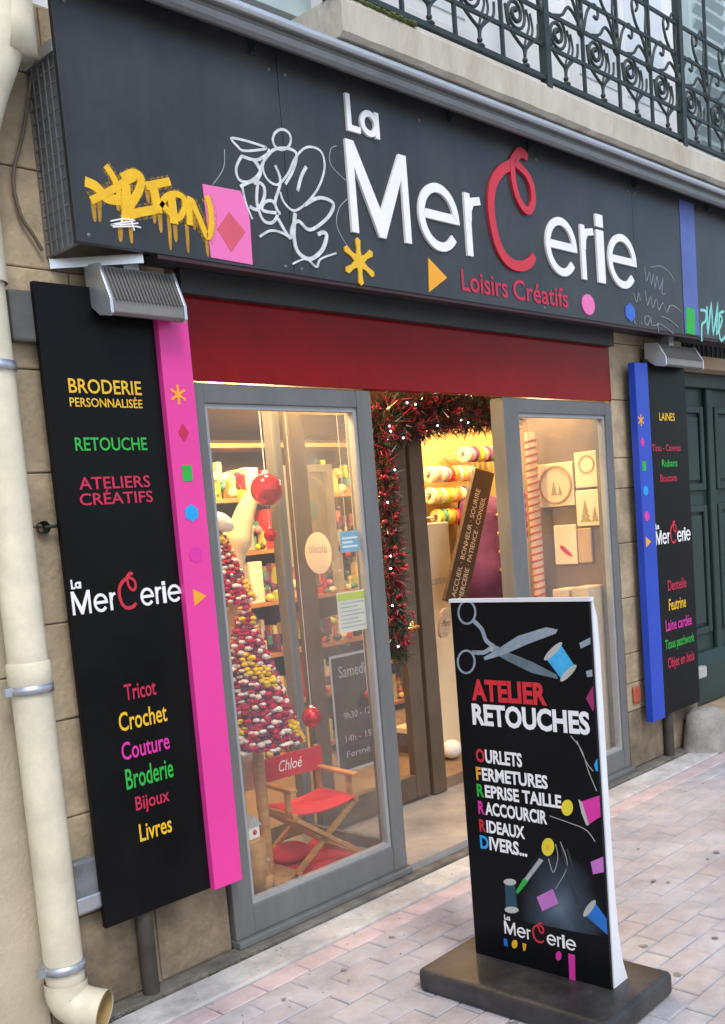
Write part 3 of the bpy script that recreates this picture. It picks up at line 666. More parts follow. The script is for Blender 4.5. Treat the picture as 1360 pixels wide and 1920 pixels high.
# ------------------------------------------------------------------ entry and shop room
tag(bx('entry_floor', 3.225, 4.9, -.02, RD, -.02, .05, CONC), kind='structure')
tag(bx('doorway_step', 3.246, 4.9, RD, RD+.18, .0, .115, mat('step_brown', (.24, .16, .1), .7, .2, 6)), kind='structure')
tag(bx('shop_floor', 2.2, 8.4, RD+.18, 4.2, -.05, .11, FLOORI), kind='structure')
tag(bx('shop_ceiling', 2.1, 8.5, .08, 4.3, 2.42, 2.5, CEIL), kind='structure')
tag(bx('shop_back_wall', 2.1, 8.5, 4.2, 4.3, 0, 2.42, TAUPE), kind='structure')
tag(bx('shop_left_wall', 2.1, 2.2, .41, 4.2, 0, 2.42, CEIL), kind='structure')
tag(bx('shop_right_wall', 8.4, 8.5, .41, 4.2, 0, 2.42, TAUPE), kind='structure')
tag(bx('display_floor', 4.91, 5.9, .076, 1.0, -.02, .1, FLOORI), kind='structure')

# door
sx0 = ony(746, 1000, RD-.03).x; sx1 = ony(771, 1000, RD-.03).x; jx0 = ony(776, 1000, RD-.03).x; jx1 = ony(801, 1000, RD-.03).x
dr = thing('shop_door', 'brown-framed glass shop door behind the garland, with lever handle and opening hours', 'door', (3.7, RD, .06))
bx('stile', 3.30, 3.40, RD-.03, RD+.02, .07, 2.14, BROWNF, dr, .004); bx('stile', sx0, sx1, RD-.03, RD+.02, .07, 2.14, BROWNF, dr, .004)
bx('rail', 3.4005, sx0-.0005, RD-.026, RD+.016, .07, .2, BROWNF, dr, .004); bx('rail', 3.4005, sx0-.0005, RD-.026, RD+.016, 2.03, 2.14, BROWNF, dr, .004)
bx('glass_pane', 3.395, sx0+.005, RD-.008, RD-.002, .195, 2.035, GLASS, dr)
b = MB(); h = ony(760, 1180, RD-.08); h2 = ony(797, 1168, RD-.08); b.tube([(h2.x-.05, RD-.03, h.z), (h2.x-.05, RD-.075, h.z), (h2.x-.06, RD-.085, h.z), (h.x-.02, RD-.085, h.z-.004)], .011, 10); b.lathe([(0, 0), (.03, 0), (.03, .008), (0, .008)], (h2.x-.05, RD-.038, h.z), 16, None, True, 'y'); b.build('handle', mat('brass', (.8, .6, .3), .22, .05, 8, 0, 60, 1), dr)
df = thing('door_frame', 'dark brown door frame around the open doorway behind the garland', 'door frame', (4.2, RD, .05))
bx('jamb', jx0, jx1, RD-.04, RD+.06, .055, 2.164, BROWNF, df, .004)
bx('head', 3.246, 5.0, RD-.035, RD+.055, 2.165, 2.41, BROWNF, df, .004)
# opening hours printed on the door glass
fD = facing(RD-.0085)
b = MB(); c = [ony(x, y, RD-.0085) for x, y in ((615, 1232), (712, 1212), (640, 1452))]
bx('hours_panel', c[0].x+.004, c[0].x+.356, RD-.0125, RD-.0086, c[2].z+.004, c[0].z-.004, mat('slate_panel', (.02, .02, .019), .35, .2, 6), dr); fD = facing(RD-.0128)
u0, u1, v1, v0 = c[0].x, c[0].x+.36, c[0].z, c[2].z
for a in (((u0, v0), (u0+.014, v1)), ((u1-.014, v0), (u1, v1)), ((u0+.0145, v1-.014), (u1-.0145, v1)), ((u0+.0145, v0), (u1-.0145, v0+.014))):
    (p0, q0), (p1, q1) = a; b.poly([(p0, q0), (p1, q0), (p1, q1), (p0, q1)], .0012, fD, GREYT)
text_into(b, 'Samedi', u0+.06, u0+.25, v1-.12, v1-.06, fD, .0012, GREYT, 0)
for k, (s, dz) in enumerate((('9h30 - 12h', .30), ('14h - 19h', .42), ('Fermé', .50))): text_into(b, s, u0+.07, u0+.29-.05*(k == 2), v1-dz-.035, v1-dz, fD, .0012, GREYT, 0)
b.build('opening_hours', None, dr)

# ------------------------------------------------------------------ notices on the glass
def flat(name, label, cat, px, Y, M, parts=()):
    a = ony(px[0], (px[1]+px[3])/2, Y); c = ony(px[2], (px[1]+px[3])/2, Y); tp = ony((px[0]+px[2])/2, px[1], Y).z; bt = ony((px[0]+px[2])/2, px[3], Y).z
    o = bx(name, a.x, c.x, Y, Y+.0015, bt, tp, M); tag(o, label, cat)
    return o, (a.x, c.x, bt, tp)
st = MB(); c = onx(597, 1037, 3.2035); st.add([(3.2033, c.y+.09*cos(2*pi*k/28), c.z+.097*sin(2*pi*k/28)) for k in range(28)], [tuple(range(28))])
o = st.build('round_sticker', mat('round_sticker', (.62, .6, .54), .6, .05, 8)); tag(o, 'round off-white sticker on the glass near the door', 'sticker')
WL[o.name] = (0, 0, 0)
b = MB(); fX = lambda u, v, d: (3.2033-d, u, v)
text_into(b, 'blabla', c.y+.062, c.y-.062, c.z+.0, c.z+.042, fX, .0012, GREYT, .0); b.build('lettering', None, o); recentre_skip = 1
o, r = flat('blue_notice', 'small light blue square notice on the left window glass', 'notice', (638, 995, 674, 1035), .0275, mat('blue_notice', (.2, .42, .56), .6, .12, 20)); WL[o.name] = (0, 0, 0)
b = MB(); [b.box(r[0]+.012, r[1]-.012-.03*(k % 2), .0266, .0274, r[2]+.02+.018*k, r[2]+.028+.018*k) for k in range(3)]; b.build('printed_lines', WHITEP, o)
o, r = flat('paper_notice', 'white paper notice with green heading on the left window glass', 'notice', (634, 1108, 690, 1184), .0275, mat('paper', (.66, .62, .5), .8, .05, 8)); WL[o.name] = (0, 0, 0)
bx('green_heading', r[0]+.004, r[1]-.004, .0266, .0274, r[3]-.035, r[3]-.006, LIME, o)
b = MB(); [b.box(r[0]+.015, r[1]-.02-.02*(k % 3), .0266, .0274, r[2]+.02+.017*k, r[2]+.025+.017*k) for k in range(7)]; b.build('printed_lines', GREYT, o)

# ------------------------------------------------------------------ garland
gl = thing('fir_garland', 'dark fir garland with red tinsel and white fairy lights around the doorway', 'garland', (4, .5, 2.1))
gy = RD-.14
A = [ony(690, 800, gy), ony(740, 790, gy), ony(800, 778, gy), ony(860, 770, gy), ony(920, 768, gy), ony(960, 762, gy)]
Bp = [ony(706, 800, gy), ony(716, 860, gy), ony(724, 940, gy), ony(733, 1040, gy), ony(740, 1130, gy), ony(746, 1225, gy)]
rgn = random.Random(9)
gf = MB(); gr = MB(); gw = MB(); bulbs = []
def needles(path, n, rad, redf):
    P = smooth(path, 6)
    for k in range(n):
        t = rgn.random()*(len(P)-1.001); i = int(t); c = P[i].lerp(P[i+1], t-i)
        d = Vector((rgn.gauss(0, 1), rgn.gauss(0, .7), rgn.gauss(0, 1))); d.normalize()
        rr = rad*rgn.uniform(.0, .75); c = c+d*rr; e = d*.6+Vector((rgn.gauss(0, .5), rgn.gauss(0, .5), rgn.gauss(0, .5))); e.normalize()
        L = rgn.uniform(.035, .08); w = e.cross(Vector((rgn.random()-.5, rgn.random()-.5, rgn.random()-.5))); w.normalize(); w *= rgn.uniform(.0018, .0045)
        red = sin(t*2.3+c.x*9)*.5+.5 < redf and rgn.random() < .6
        (gr if red else (gw if rgn.random() < .05 else gf)).add([c-w, c+w, c+e*L], [(0, 1, 2)])
needles(A, 17000, .17, .3); needles(Bp, 10000, .088, .42)
for path, n, rad in ((A, 11, .11), (Bp, 8, .07)):
    P = smooth(path, 6)
    for k in range(n):
        t = (k+rgn.random())/n*(len(P)-1.001); c = P[int(t)]+Vector((rgn.uniform(-1, 1)*rad, -rad*rgn.uniform(.6, 1.0), rgn.uniform(-1, 1)*rad)); bulbs.append(c)
tag(gf.build('fir_needles', FIRG, gl), kind='stuff'); tag(gr.build('red_tinsel', FIRR, gl), kind='stuff'); tag(gw.build('silver_tinsel', mat('silver_tinsel', (.5, .48, .44), .3, .2, 20, 0, 60, .5), gl), kind='stuff')
bb = MB(); BERRY = mat('dark_red_berry', (.3, .014, .035), .3, .2, 12)
for path, n, rad in ((A, 34, .12), (Bp, 34, .07)):
    P = smooth(path, 6)
    for k in range(n):
        t = rgn.random()*(len(P)-1.001); c = P[int(t)]+Vector((rgn.gauss(0, .5)*rad, -rad*rgn.uniform(.4, 1.0), rgn.gauss(0, .5)*rad))
        for q in range(3): bb.ball(c+Vector((rgn.uniform(-1, 1), rgn.uniform(-1, 1), rgn.uniform(-1, 1)))*.012, rgn.uniform(.006, .012), 7, BERRY, (1, 1, 1), 5)
tag(bb.build('berries', None, gl), kind='stuff')
mb = MB(); mb.ball((0, 0, 0), .0045, 8); mo = mb.build('bulb', BULB); bd_ = mo.data; bpy.data.objects.remove(mo)
for c in bulbs: inst('fairy_bulb', bd_, gl, c)
b = MB(); b.tube(smooth(A, 4), .008, 6); b.tube(smooth(Bp, 4), .008, 6); b.build('wire', FIRG, gl)

# ------------------------------------------------------------------ left display
FZ = .1
def bauble(label, px, r, Y, top):
    c = ony(*px, Y); t = thing('red_bauble_or_glint', label, 'bauble', (c.x, c.y, c.z), 'red baubles in the left window')
    b = MB(); b.ball(c, r, 24, None, (1, 1, 1), 16); b.build('ball', REDG, t)
    b = MB(); b.lathe([(.0, r*1.14), (r*.2, r*1.14), (r*.22, r*.95)], c, 12); b.build('cap', ALU_L, t)
    b = MB(); b.tube([(c.x, c.y, c.z+r*1.1), (c.x, c.y, top)], .0012, 5); b.build('thread', WHITEP, t)
bauble('largest red bauble, hanging high in the left window', (500, 918), .071, .35, 2.42)
bauble('small red bauble hanging just below the largest one', (507, 1003), .03, .37, 2.42)
bauble('red bauble hanging low above the red canvas chair', (585, 1345), .047, .33, 2.42)
bauble('tiny red ball imitating a reflected light near the round sticker', (653, 1040), .016, .45, 2.42)  # stands in for a small red light reflected in the glass
bauble('tiny red ball imitating a reflected light beside the opening hours on the door', (690, 1303), .022, .40, 2.42)  # solid ball in place of a red light's reflection
# crochet cone trees
CRO = [mat('red_wool', (.42, .012, .05), .95, .25, 30, .6, 200, 0, .1), mat('white_wool', (.72, .62, .56), .95, .15, 30, .6, 200, 0, .1), mat('yellow_wool', (.75, .48, .02), .95, .15, 30, .6, 200, 0, .1), mat('plum_wool', (.18, .02, .06), .95, .25, 30, .6, 200, 0, .1)]
def crochet_tree(label, apex, base, z0, z1, rad, Y, stand):
    t = thing('crochet_tree', label, 'crochet tree', (apex, Y, FZ))
    rr = random.Random(int(apex*100)); b = MB()
    b.lathe([(rad*.97, z0), (rad*.5, (z0+z1)/2), (.006, z1)], (apex, Y, 0), 20, CRO[3])
    for k in range(2600):                         # loose yarn fibres
        f = rr.random()**1.6; a = rr.uniform(0, 2*pi); r = rad*(1-f)+.012; c = Vector((apex+r*cos(a), Y+r*sin(a), z0+f*(z1-z0)))
        e = Vector((cos(a)+rr.gauss(0, .8), sin(a)+rr.gauss(0, .8), rr.gauss(-.3, .8))); e.normalize(); w_ = e.cross(Vector((rr.random()-.5, rr.random()-.5, rr.random()-.5))).normalized()*.0012
        b.add([c-w_, c+w_, c+e*rr.uniform(.008, .024)], [(0, 1, 2)], CRO[rr.choice((0, 0, 1, 1, 2, 3))])

    rows = int((z1-z0)/.0155)
    for i in range(rows):
        f = i/rows; r = rad*(1-f)+.003+.004*sin(i*1.9); n = max(5, int(2*pi*r/.025))
        for k in range(n):
            a = 2*pi*(k+.5*(i % 2))/n+rr.uniform(-.12, .12)
            q = sin(a*3.1+i*.21+apex)+sin(i*.42+a*1.3)
            M = CRO[2] if q > .95 else CRO[1] if ((i+int(2*sin(a*5))) % 3 == 0 and rr.random() < .9) else CRO[0] if rr.random() < .72 else CRO[3]
            sz = rr.uniform(.010, .0165)
            b.ball((apex+r*cos(a), Y+r*sin(a), z0+f*(z1-z0)+rr.uniform(-.006, .006)), sz, 6, M, (1.3, 1.3, rr.uniform(.55, .9)), 4)
    o = b.build('crochet_cover', None, t); tag(o, kind='stuff')
    b = MB(); b.tube([(apex, Y, FZ+.03), (apex, Y, z0+.02)], stand, 12); b.build('trunk', WOOD, t)
    b = MB(); b.lathe([(0, FZ), (.11, FZ), (.112, FZ+.028), (.106, FZ+.034), (0, FZ+.034)], (apex, Y, 0), 24); b.build('log_base', mat('log_slice', (.4, .2, .08), .8, .3, 20, .2, 80), t)
a = ony(452, 1135, .26); bl = ony(500, 1388, .26)
crochet_tree('tall red, white and yellow crochet cone tree in the left window', a.x+.015, 0, bl.z-.0, a.z+.02, .185, .26, .024)
a = ony(402, 985, .5); bl = ony(402, 1130, .5)
crochet_tree('smaller crochet cone tree behind the tall one, half hidden by the pink strip', a.x, 0, bl.z, a.z+.03, .135, .5, .02)
h0, h1 = ony(392, 968, .47), ony(436, 990, .47); hp = [h0.lerp(h1, k/12) for k in range(13)]
b = MB(); b.tube(hp, [.004+.036*sin(pi*(k+.4)/12.8)**.6 for k in range(13)], 14); o = b.build('plush_bow', WHITEF); tag(o, 'bright white plush roll lying on top of the smaller crochet tree', 'plush roll'); recentre(o)
pth = [ony(x, y, .56) for x, y in ((455, 1480), (452, 1300), (450, 1160), (444, 1090), (446, 1020), (460, 960), (482, 915), (500, 893))]
b = MB(); b.tube(smooth(pth, 5), [.055+.02*sin(i*.3) if i < 20 else .062-.0033*(i-20)*1.0 for i in range(len(smooth(pth, 5)))], 16); o = b.build('display_form', CREAMF); tag(o, 'cream curved fabric display form behind the crochet trees', 'display form'); recentre(o)
# director's chair, child size
CH = Vector((2.93, .3, FZ)); ang = radians(-6)
def cp(x, y, z): return (CH.x+x*cos(ang)-y*sin(ang), CH.y+x*sin(ang)+y*cos(ang), CH.z+z)
ch = thing('director_chair', "child's wooden folding director chair with red canvas seat and back", 'chair', CH)
hw, yb, yf, sz, az = .17, .13, -.13, .27, .375
for sx in (-1, 1):
    b = MB(); b.bar(cp(sx*hw, yb, sz), cp(sx*hw, yb+.012, .485), .022, .018, None, (0, 1, 0)); b.build('back_post', WOOD, ch)
    b = MB(); b.bar(cp(sx*hw, yf+.04, sz), cp(sx*hw, yf+.04, az), .022, .018, None, (0, 1, 0)); b.build('arm_post', WOOD, ch)
    b = MB(); b.bar(cp(sx*hw, yf-.015, az+.008), cp(sx*hw, yb+.0, az+.008), .036, .016); b.build('armrest', WOOD, ch, .004)
    b = MB(); b.bar(cp(sx*hw, yf-.01, sz), cp(sx*hw, yb+.015, sz), .024, .026); b.build('side_rail', WOOD, ch, .003)
    b = MB(); b.bar(cp(sx*hw, yf-.01, .012), cp(sx*hw, yb+.02, .012), .024, .024); b.build('foot_rail', WOOD, ch, .003)
    for yy in (yf, yb):
        dy = .012*sx; b = MB(); b.bar(cp(sx*hw, yy+dy, sz-.01), cp(-sx*hw, yy+dy, .02), .02, .022, None, (0, 1, 0)); b.build('crossed_leg', WOOD, ch, .002)
b = MB(); b.add([cp(x, yb+.016-.012*(1-(x/.17)**2)*0+dy, z) for dy in (0, .006) for x, z in ((-.182, .375), (.182, .375), (.182, .478), (-.182, .478))], [(0, 1, 2, 3), (7, 6, 5, 4), (0, 4, 5, 1), (1, 5, 6, 2), (2, 6, 7, 3), (3, 7, 4, 0)]); 
b = MB()
for sgn_ in (1,): b.box(0, 0, 0, 0, 0, 0)
b = MB(); nseg = 10
vs = []
for i in range(nseg+1):
    x = -.185+.37*i/nseg; bow = .014*(1-(x/.185)**2)
    vs += [cp(x, yb-.014+bow, .372), cp(x, yb-.014+bow, .48), cp(x, yb-.008+bow, .48), cp(x, yb-.008+bow, .372)]
b.add(vs, [(i*4+k, i*4+(k+1) % 4, i*4+4+(k+1) % 4, i*4+4+k) for i in range(nseg) for k in range(4)]+[(0, 1, 2, 3), tuple(nseg*4+k for k in (3, 2, 1, 0))])
bk = b.build('canvas_back', REDF, ch)
b = MB(); fC_ = lambda u, v, d: cp(u, yb-.0155+.014*(1-(u/.185)**2)-d, v); text_into(b, 'Chloé', -.06, .07, .405, .455, fC_, .0008, WHITEP, .0, .012); b.build('lettering', None, bk)
b = MB(); vs = []
for i in range(nseg+1):
    x = -.17+.34*i/nseg; sag = -.022*(1-(x/.17)**2)
    vs += [cp(x, yf-.005, sz+.015+sag), cp(x, yb, sz+.015+sag), cp(x, yb, sz+.009+sag), cp(x, yf-.005, sz+.009+sag)]
b.add(vs, [(i*4+k, i*4+(k+1) % 4, i*4+4+(k+1) % 4, i*4+4+k) for i in range(nseg) for k in range(4)]+[(0, 1, 2, 3), tuple(nseg*4+k for k in (3, 2, 1, 0))])
b.build('canvas_seat', REDF, ch)
# red cloth, cushion, logs
b = MB(); vs = []; NX, NY = 18, 10; rc = random.Random(2)
for i in range(NX+1):
    for j in range(NY+1): vs.append((2.75+.42*i/NX+.02*sin(j*1.3), .1+.4*j/NY+.015*sin(i*.9), FZ+.005+.006*sin(i*.8)*cos(j*1.1)+rc.uniform(0, .003)))
b.add(vs, [(i*(NY+1)+j, (i+1)*(NY+1)+j, (i+1)*(NY+1)+j+1, i*(NY+1)+j+1) for i in range(NX) for j in range(NY)], None, True); o = b.build('red_cloth', REDF); tag(o, 'red felt cloth spread on the display floor under the chair', 'cloth'); recentre(o)
c = onz(548, 1600, FZ+.05); b = MB(); b.ball((c.x, c.y+.02, FZ+.05), .09, 16, None, (1.15, .9, .5), 10); o = b.build('red_cushion', REDF); tag(o, 'small plump red cushion behind the chair legs', 'cushion'); recentre(o)
LOG = MATS['log_slice']
for (px, py, hh, lb) in ((482, 1545, .10, 'white felt house with a red heart, highest of three'), (498, 1612, .10, 'white felt house with a red heart, middle of three'), (468, 1668, .085, 'white felt house lowest in the window corner')):
    p = onz(px, py+35, FZ); p.y = min(max(p.y, .09), .3); p = ony(px, py+30, .1+.0); z0 = max(FZ, p.z)
    t = thing('log_stand', 'sawn log under the ' + lb[6:], 'log stand', (p.x, p.y+.02, FZ))
    b = MB(); b.lathe([(0, FZ), (.05, FZ), (.052, z0-.004), (.047, z0), (0, z0)], (p.x, p.y+.03, 0), 18); b.build('log', LOG, t)
    b = MB(); b.lathe([(.045, z0), (.046, z0+.0012), (0, z0+.0012)], (p.x, p.y+.03, 0), 18); b.build('cut_face', WOOD, t)
    t = thing('felt_house', lb, 'felt house', (p.x, p.y+.02, z0))
    b = MB(); w = .028; y0 = p.y+.01
    b.box(p.x-w, p.x+w, y0, y0+.04, z0+.001, z0+hh*.55); b.build('body', WHITEF, t, .006)
    b = MB(); b.add([(p.x-w*1.3, y0-.005, z0+hh*.53), (p.x+w*1.3, y0-.005, z0+hh*.53), (p.x, y0-.005, z0+hh), (p.x-w*1.3, y0+.045, z0+hh*.53), (p.x+w*1.3, y0+.045, z0+hh*.53), (p.x, y0+.045, z0+hh)], [(0, 1, 2), (5, 4, 3), (0, 3, 4, 1), (1, 4, 5, 2), (2, 5, 3, 0)]); b.build('roof', GREYT, t)
    b = MB(); b.ball((p.x, y0-.002, z0+hh*.3), .011, 8, None, (1, .3, 1)); b.build('heart', REDF, t)

# ------------------------------------------------------------------ rear shelves with goods
GOODS = [('cream', CREAM), ('white', mat('white_carton', (.78, .74, .64), .7, .06, 8)), ('pale green', mat('green_carton', (.5, .52, .3), .7, .1, 8)), ('yellow', mat('yellow_carton', (.72, .52, .16), .7, .1, 8)), ('dark brown', WOOD_D), ('grey', mat('grey_carton', (.3, .29, .27), .7, .1, 8)), ('red', REDF)]
rgd = random.Random(21)
ORD = 'first second third fourth fifth sixth seventh eighth ninth tenth eleventh twelfth thirteenth fourteenth fifteenth sixteenth seventeenth eighteenth nineteenth twentieth'.split()+['last']*9
SMALL = GOODS[:4]+[('crimson', REDF), ('lime', LIME), ('plum', PURP)]+[('teal', mat('teal_packet', (.06, .25, .24), .5, .1, 8)), ('rose', mat('rose_packet', (.6, .2, .26), .5, .1, 8)), ('navy', mat('navy_packet', (.03, .05, .14), .5, .1, 8)), ('orange', mat('orange_packet', (.66, .24, .04), .5, .1, 8)), ('brown', WOOD_D)]
def shelf_unit(label, where, x0, x1, y0, y1, z1, boards, fill=.8):
    t = thing('shelf_unit', label, 'shelves', ((x0+x1)/2, (y0+y1)/2, .11))
    bx('upright', x0, x0+.03, y0, y1, .111, z1, WOOD_D, t); bx('upright', x1-.03, x1, y0, y1, .111, z1, WOOD_D, t)
    bx('back_panel', x0+.03, x1-.03, y1-.02, y1, .111, z1, mat('shelf_back', (.12, .07, .035), .7, .15, 6), t)
    zs = [.16+(z1-.2)*k/(boards-1) for k in range(boards)]; sg_ = MB()
    for k, z in enumerate(zs):
        bx('shelf_board', x0+.0305, x1-.0305, y0+.005, y1-.0205, z, z+.025, WOOD, t)
        if k == boards-1: break
        gap = zs[k+1]-z-.025; x = x0+.05
        ordn = ('bottom', 'second lowest', 'third', 'fourth', 'fifth', 'highest')[min(k, 5)] if boards > 4 else ('bottom', 'middle', 'top')[min(k, 2)]
        i = 0
        while x < x1-.12:
            w = rgd.uniform(.06, .15); w = min(w, x1-.045-x)
            if rgd.random() > fill:                # a pile of small packets, skeins and tins
                for q in range(14):
                    nm, M = rgd.choice(SMALL); ww = rgd.uniform(.02, .05); hh = rgd.uniform(.03, gap*.45); xx = x+rgd.uniform(0, max(.01, w-ww)); yy = y0+.01+rgd.random()*.12; zz_ = z+.0255+rgd.choice((0, 0, .05, .1))
                    if zz_+hh > z+gap: continue
                    if rgd.random() < .4: sg_.ball((xx+ww/2, yy, zz_+ww*.6), ww*.7, 8, M, (1, 1, .9), 5)
                    else: sg_.box(xx, xx+ww, yy, yy+.05, zz_, zz_+hh, M)
            else:
                nm, M = rgd.choice(GOODS); h = gap*rgd.uniform(.45, .92); d = rgd.uniform(.12, y1-y0-.06)
                yy = y0+.015+rgd.uniform(0, .03)
                o = bx('goods_box', x, x+w-.008, yy, yy+d, z+.0255, z+.025+h, M, None, .004)
                i += 1; tag(o, '%s carton, %s from the left on the %s shelf %s' % (nm, ORD[i-1], ordn, where), 'box', 'cartons on the shop shelves'); recentre(o)
            x += w+rgd.uniform(.0, .012)
    if sg_.v: tag(sg_.build('small_goods', None, t), kind='stuff')
shelf_unit('dark wooden shelves full of cartons seen through the left window', 'behind the left window', 3.45, 5.05, 1.75, 2.1, 2.14, 7, .33)
shelf_unit('wooden shelves of cartons far back behind the shop door', 'far behind the door', 5.1, 6.6, 2.3, 2.65, 2.14, 7, .33)
shelf_unit('tall shelves of cartons at the left edge of the right window', 'behind the right window', 6.65, 8.2, 2.3, 2.65, 2.14, 7, .33)
# white framed picture with mint print
o, r = flat('framed_picture', 'white framed picture with a mint print behind the left window', 'picture', (537, 872, 618, 1060), 1.1, CREAM); WL[o.name] = (0, 0, 0)
for a in ((r[0]-.02, r[0]+.02, r[2], r[3]), (r[1]-.02, r[1]+.02, r[2], r[3])): bx('frame_bar', a[0], a[1], 1.07, 1.098, a[2], a[3], WHITEF, o)
bx('frame_bar', r[0]+.0205, r[1]-.0205, 1.07, 1.098, r[3]-.04, r[3], WHITEF, o)
b = MB(); b.poly(arc((r[0]+r[1])/2-.01, r[2]+(r[3]-r[2])*.55, .09, .07, 0, 360, 16)[:-1], .002, facing(1.099)); b.build('print', MINT, o)

# ------------------------------------------------------------------ behind the doorway: spools, plank, dress form, counter
def spool_row(rowname, px0, px1, py, Y, n, cols, R=.055):
    a = ony(px0, py, Y); c = ony(px1, py, Y)
    for k in range(n):
        nm, M = cols[k % len(cols)]; x = a.x+(c.x-a.x)*k/(n-1)
        t = thing('ribbon_spool', '%s ribbon spool, %s from the left in the %s row behind the doorway' % (nm, ('first', 'second', 'third', 'fourth', 'fifth', 'sixth', 'seventh', 'eighth', 'ninth', 'tenth')[k], rowname), 'ribbon spool', (x, Y, a.z-R), 'ribbon spools behind the doorway')
        w = .012
        b = MB(); b.lathe([(.018, -w), (R*.97, -w), (R*.97, w), (.018, w)], (x, Y, a.z), 18, None, True, 'x'); b.build('ribbon', M, t)
        b = MB(); b.lathe([(.018, -w-.002), (R*.8, -w-.002), (R*.8, -w-.0005), (.018, -w-.0005)], (x, Y, a.z), 18, None, False, 'x'); b.lathe([(.018, w+.0005), (R*.8, w+.0005), (R*.8, w+.002), (.018, w+.002)], (x, Y, a.z), 18, None, False, 'x'); b.build('flange', CREAM, t)
    r = thing('spool_rod', 'thin metal rod carrying the %s row of ribbon spools' % rowname, 'rod', ((a.x+c.x)/2, Y, a.z))
    b = MB(); b.tube([(a.x-.06, Y, a.z), (c.x+.06, Y, a.z)], .008, 8); b.build('bar', ALU_L, r)
    for x in (a.x-.06, c.x+.06):
        b = MB(); b.tube([(x, Y, a.z), (x, Y+.12, a.z)], .006, 6); b.build('bracket', ALU_L, r)
PKR = mat('rose_ribbon', (.66, .3, .33), .5, .1, 10); LIL = mat('lilac_ribbon', (.4, .2, .42), .5, .1, 10); ORR = mat('orange_ribbon', (.72, .26, .04), .5, .1, 10); REDR = mat('red_ribbon', (.6, .03, .03), .5, .1, 10); WHR = mat('ivory_ribbon', (.76, .7, .55), .5, .08, 10)
TEA = mat('teal_ribbon', (.06, .3, .3), .5, .1, 10); GLD = GOODS[3][1]; BLR = mat('blue_ribbon', (.06, .12, .42), .5, .1, 10)
spool_row('top', 870, 935, 852, 1.25, 9, [('ivory', WHR), ('lilac', LIL), ('purple', PURP), ('lime', LIME), ('rose', PKR), ('purple', PURP), ('teal', TEA), ('lilac', LIL), ('red', REDR)])
spool_row('second', 806, 882, 890, 1.25, 10, [('ivory', WHR), ('rose', PKR), ('ivory', WHR), ('lilac', LIL), ('red', REDR), ('orange', ORR), ('ivory', WHR), ('gold', GLD), ('rose', PKR), ('teal', TEA)])
spool_row('third', 808, 886, 930, 1.25, 10, [('ivory', WHR), ('gold', GLD), ('ivory', WHR), ('lime', LIME), ('gold', GLD), ('orange', ORR), ('ivory', WHR), ('blue', BLR), ('rose', PKR), ('gold', GLD)])
spool_row('lowest', 820, 878, 970, 1.25, 8, [('lime', LIME), ('teal', TEA), ('lime', LIME), ('orange', ORR), ('red', REDR), ('blue', BLR), ('rose', PKR), ('lime', LIME)])
# shelf board wall behind the spools
o = bx('spool_backboard', 5.12, 6.4, 1.38, 1.42, .11, 2.36, mat('ochre_board', (.5, .34, .14), .7, .15, 5)); tag(o, 'ochre backboard behind the ribbon spools', 'board'); recentre(o)
# cream cabinet
a = ony(797, 1075, .95); c = ony(842, 1075, .95); o = bx('cream_cabinet', a.x, c.x+.03, .95, 1.2, .111, ony(820, 980, .95).z, CREAM, None, .006); tag(o, 'tall cream cabinet just inside the doorway', 'cabinet'); WL[o.name] = (0, 0, 0)
b = MB(); text_into(b, 'cadeau', a.x+.05, c.x-.02, ony(818, 1096, .95).z, ony(818, 1080, .95).z, facing(.95), .001, GREYT, 0, .02); b.build('lettering', None, o)
# leaning plank with lettering
Yp = .82
pk = thing('leaning_plank', 'dark brown plank with cream lettering leaning inside the doorway', 'plank sign', ony(848, 1130, Yp))
P0, P1, P2, P3 = [Vector((q.x, q.z)) for q in (ony(829, 1125, Yp), ony(868, 1138, Yp), ony(922, 888, Yp), ony(887, 878, Yp))]
b = MB(); b.poly([P0, P1, P2, P3], .025, facing(Yp)); b.build('plank', mat('dark_plank', (.06, .035, .018), .6, .2, 8), pk, .003)
def fPl(off):
    ax = (P3-P0); bx_ = (P1-P0)
    return lambda u, v, d: (P0.x+ax.x*u+bx_.x*(1-v), Yp-.0255-d, P0.y+ax.y*u+bx_.y*(1-v))
b = MB(); text_into(b, 'ACCUEIL · BONHEUR · SOURIRE', .04, .86, .58, .78, fPl(0), .001, CREAM, 0); text_into(b, 'MERCERIE · PATIENCE · CONSEIL', .04, .82, .25, .45, fPl(0), .001, CREAM, 0); b.build('lettering', None, pk)
t = ony(834, 1168, Yp-.06); tg = thing('cork_tag', 'rounded beige cork tag below the leaning plank', 'tag', t)
b = MB()
rr_ = [(t.x+.052*cos(q)*abs(cos(q))**-.35+.0+.02*sin(q), t.z+.085*sin(q)) for q in [2*pi*k/32+.01 for k in range(32)]]
b.poly(rr_, .018, facing(Yp-.05)); b.build('cork', mat('cork', (.5, .37, .24), .85, .2, 30, .3, 120), tg, .003)
b = MB(); text_into(b, 'Merci', t.x-.03, t.x+.03, t.z-.02, t.z+.02, facing(Yp-.0682), .001, WOOD_D, 0, .01); b.build('lettering', None, tg)
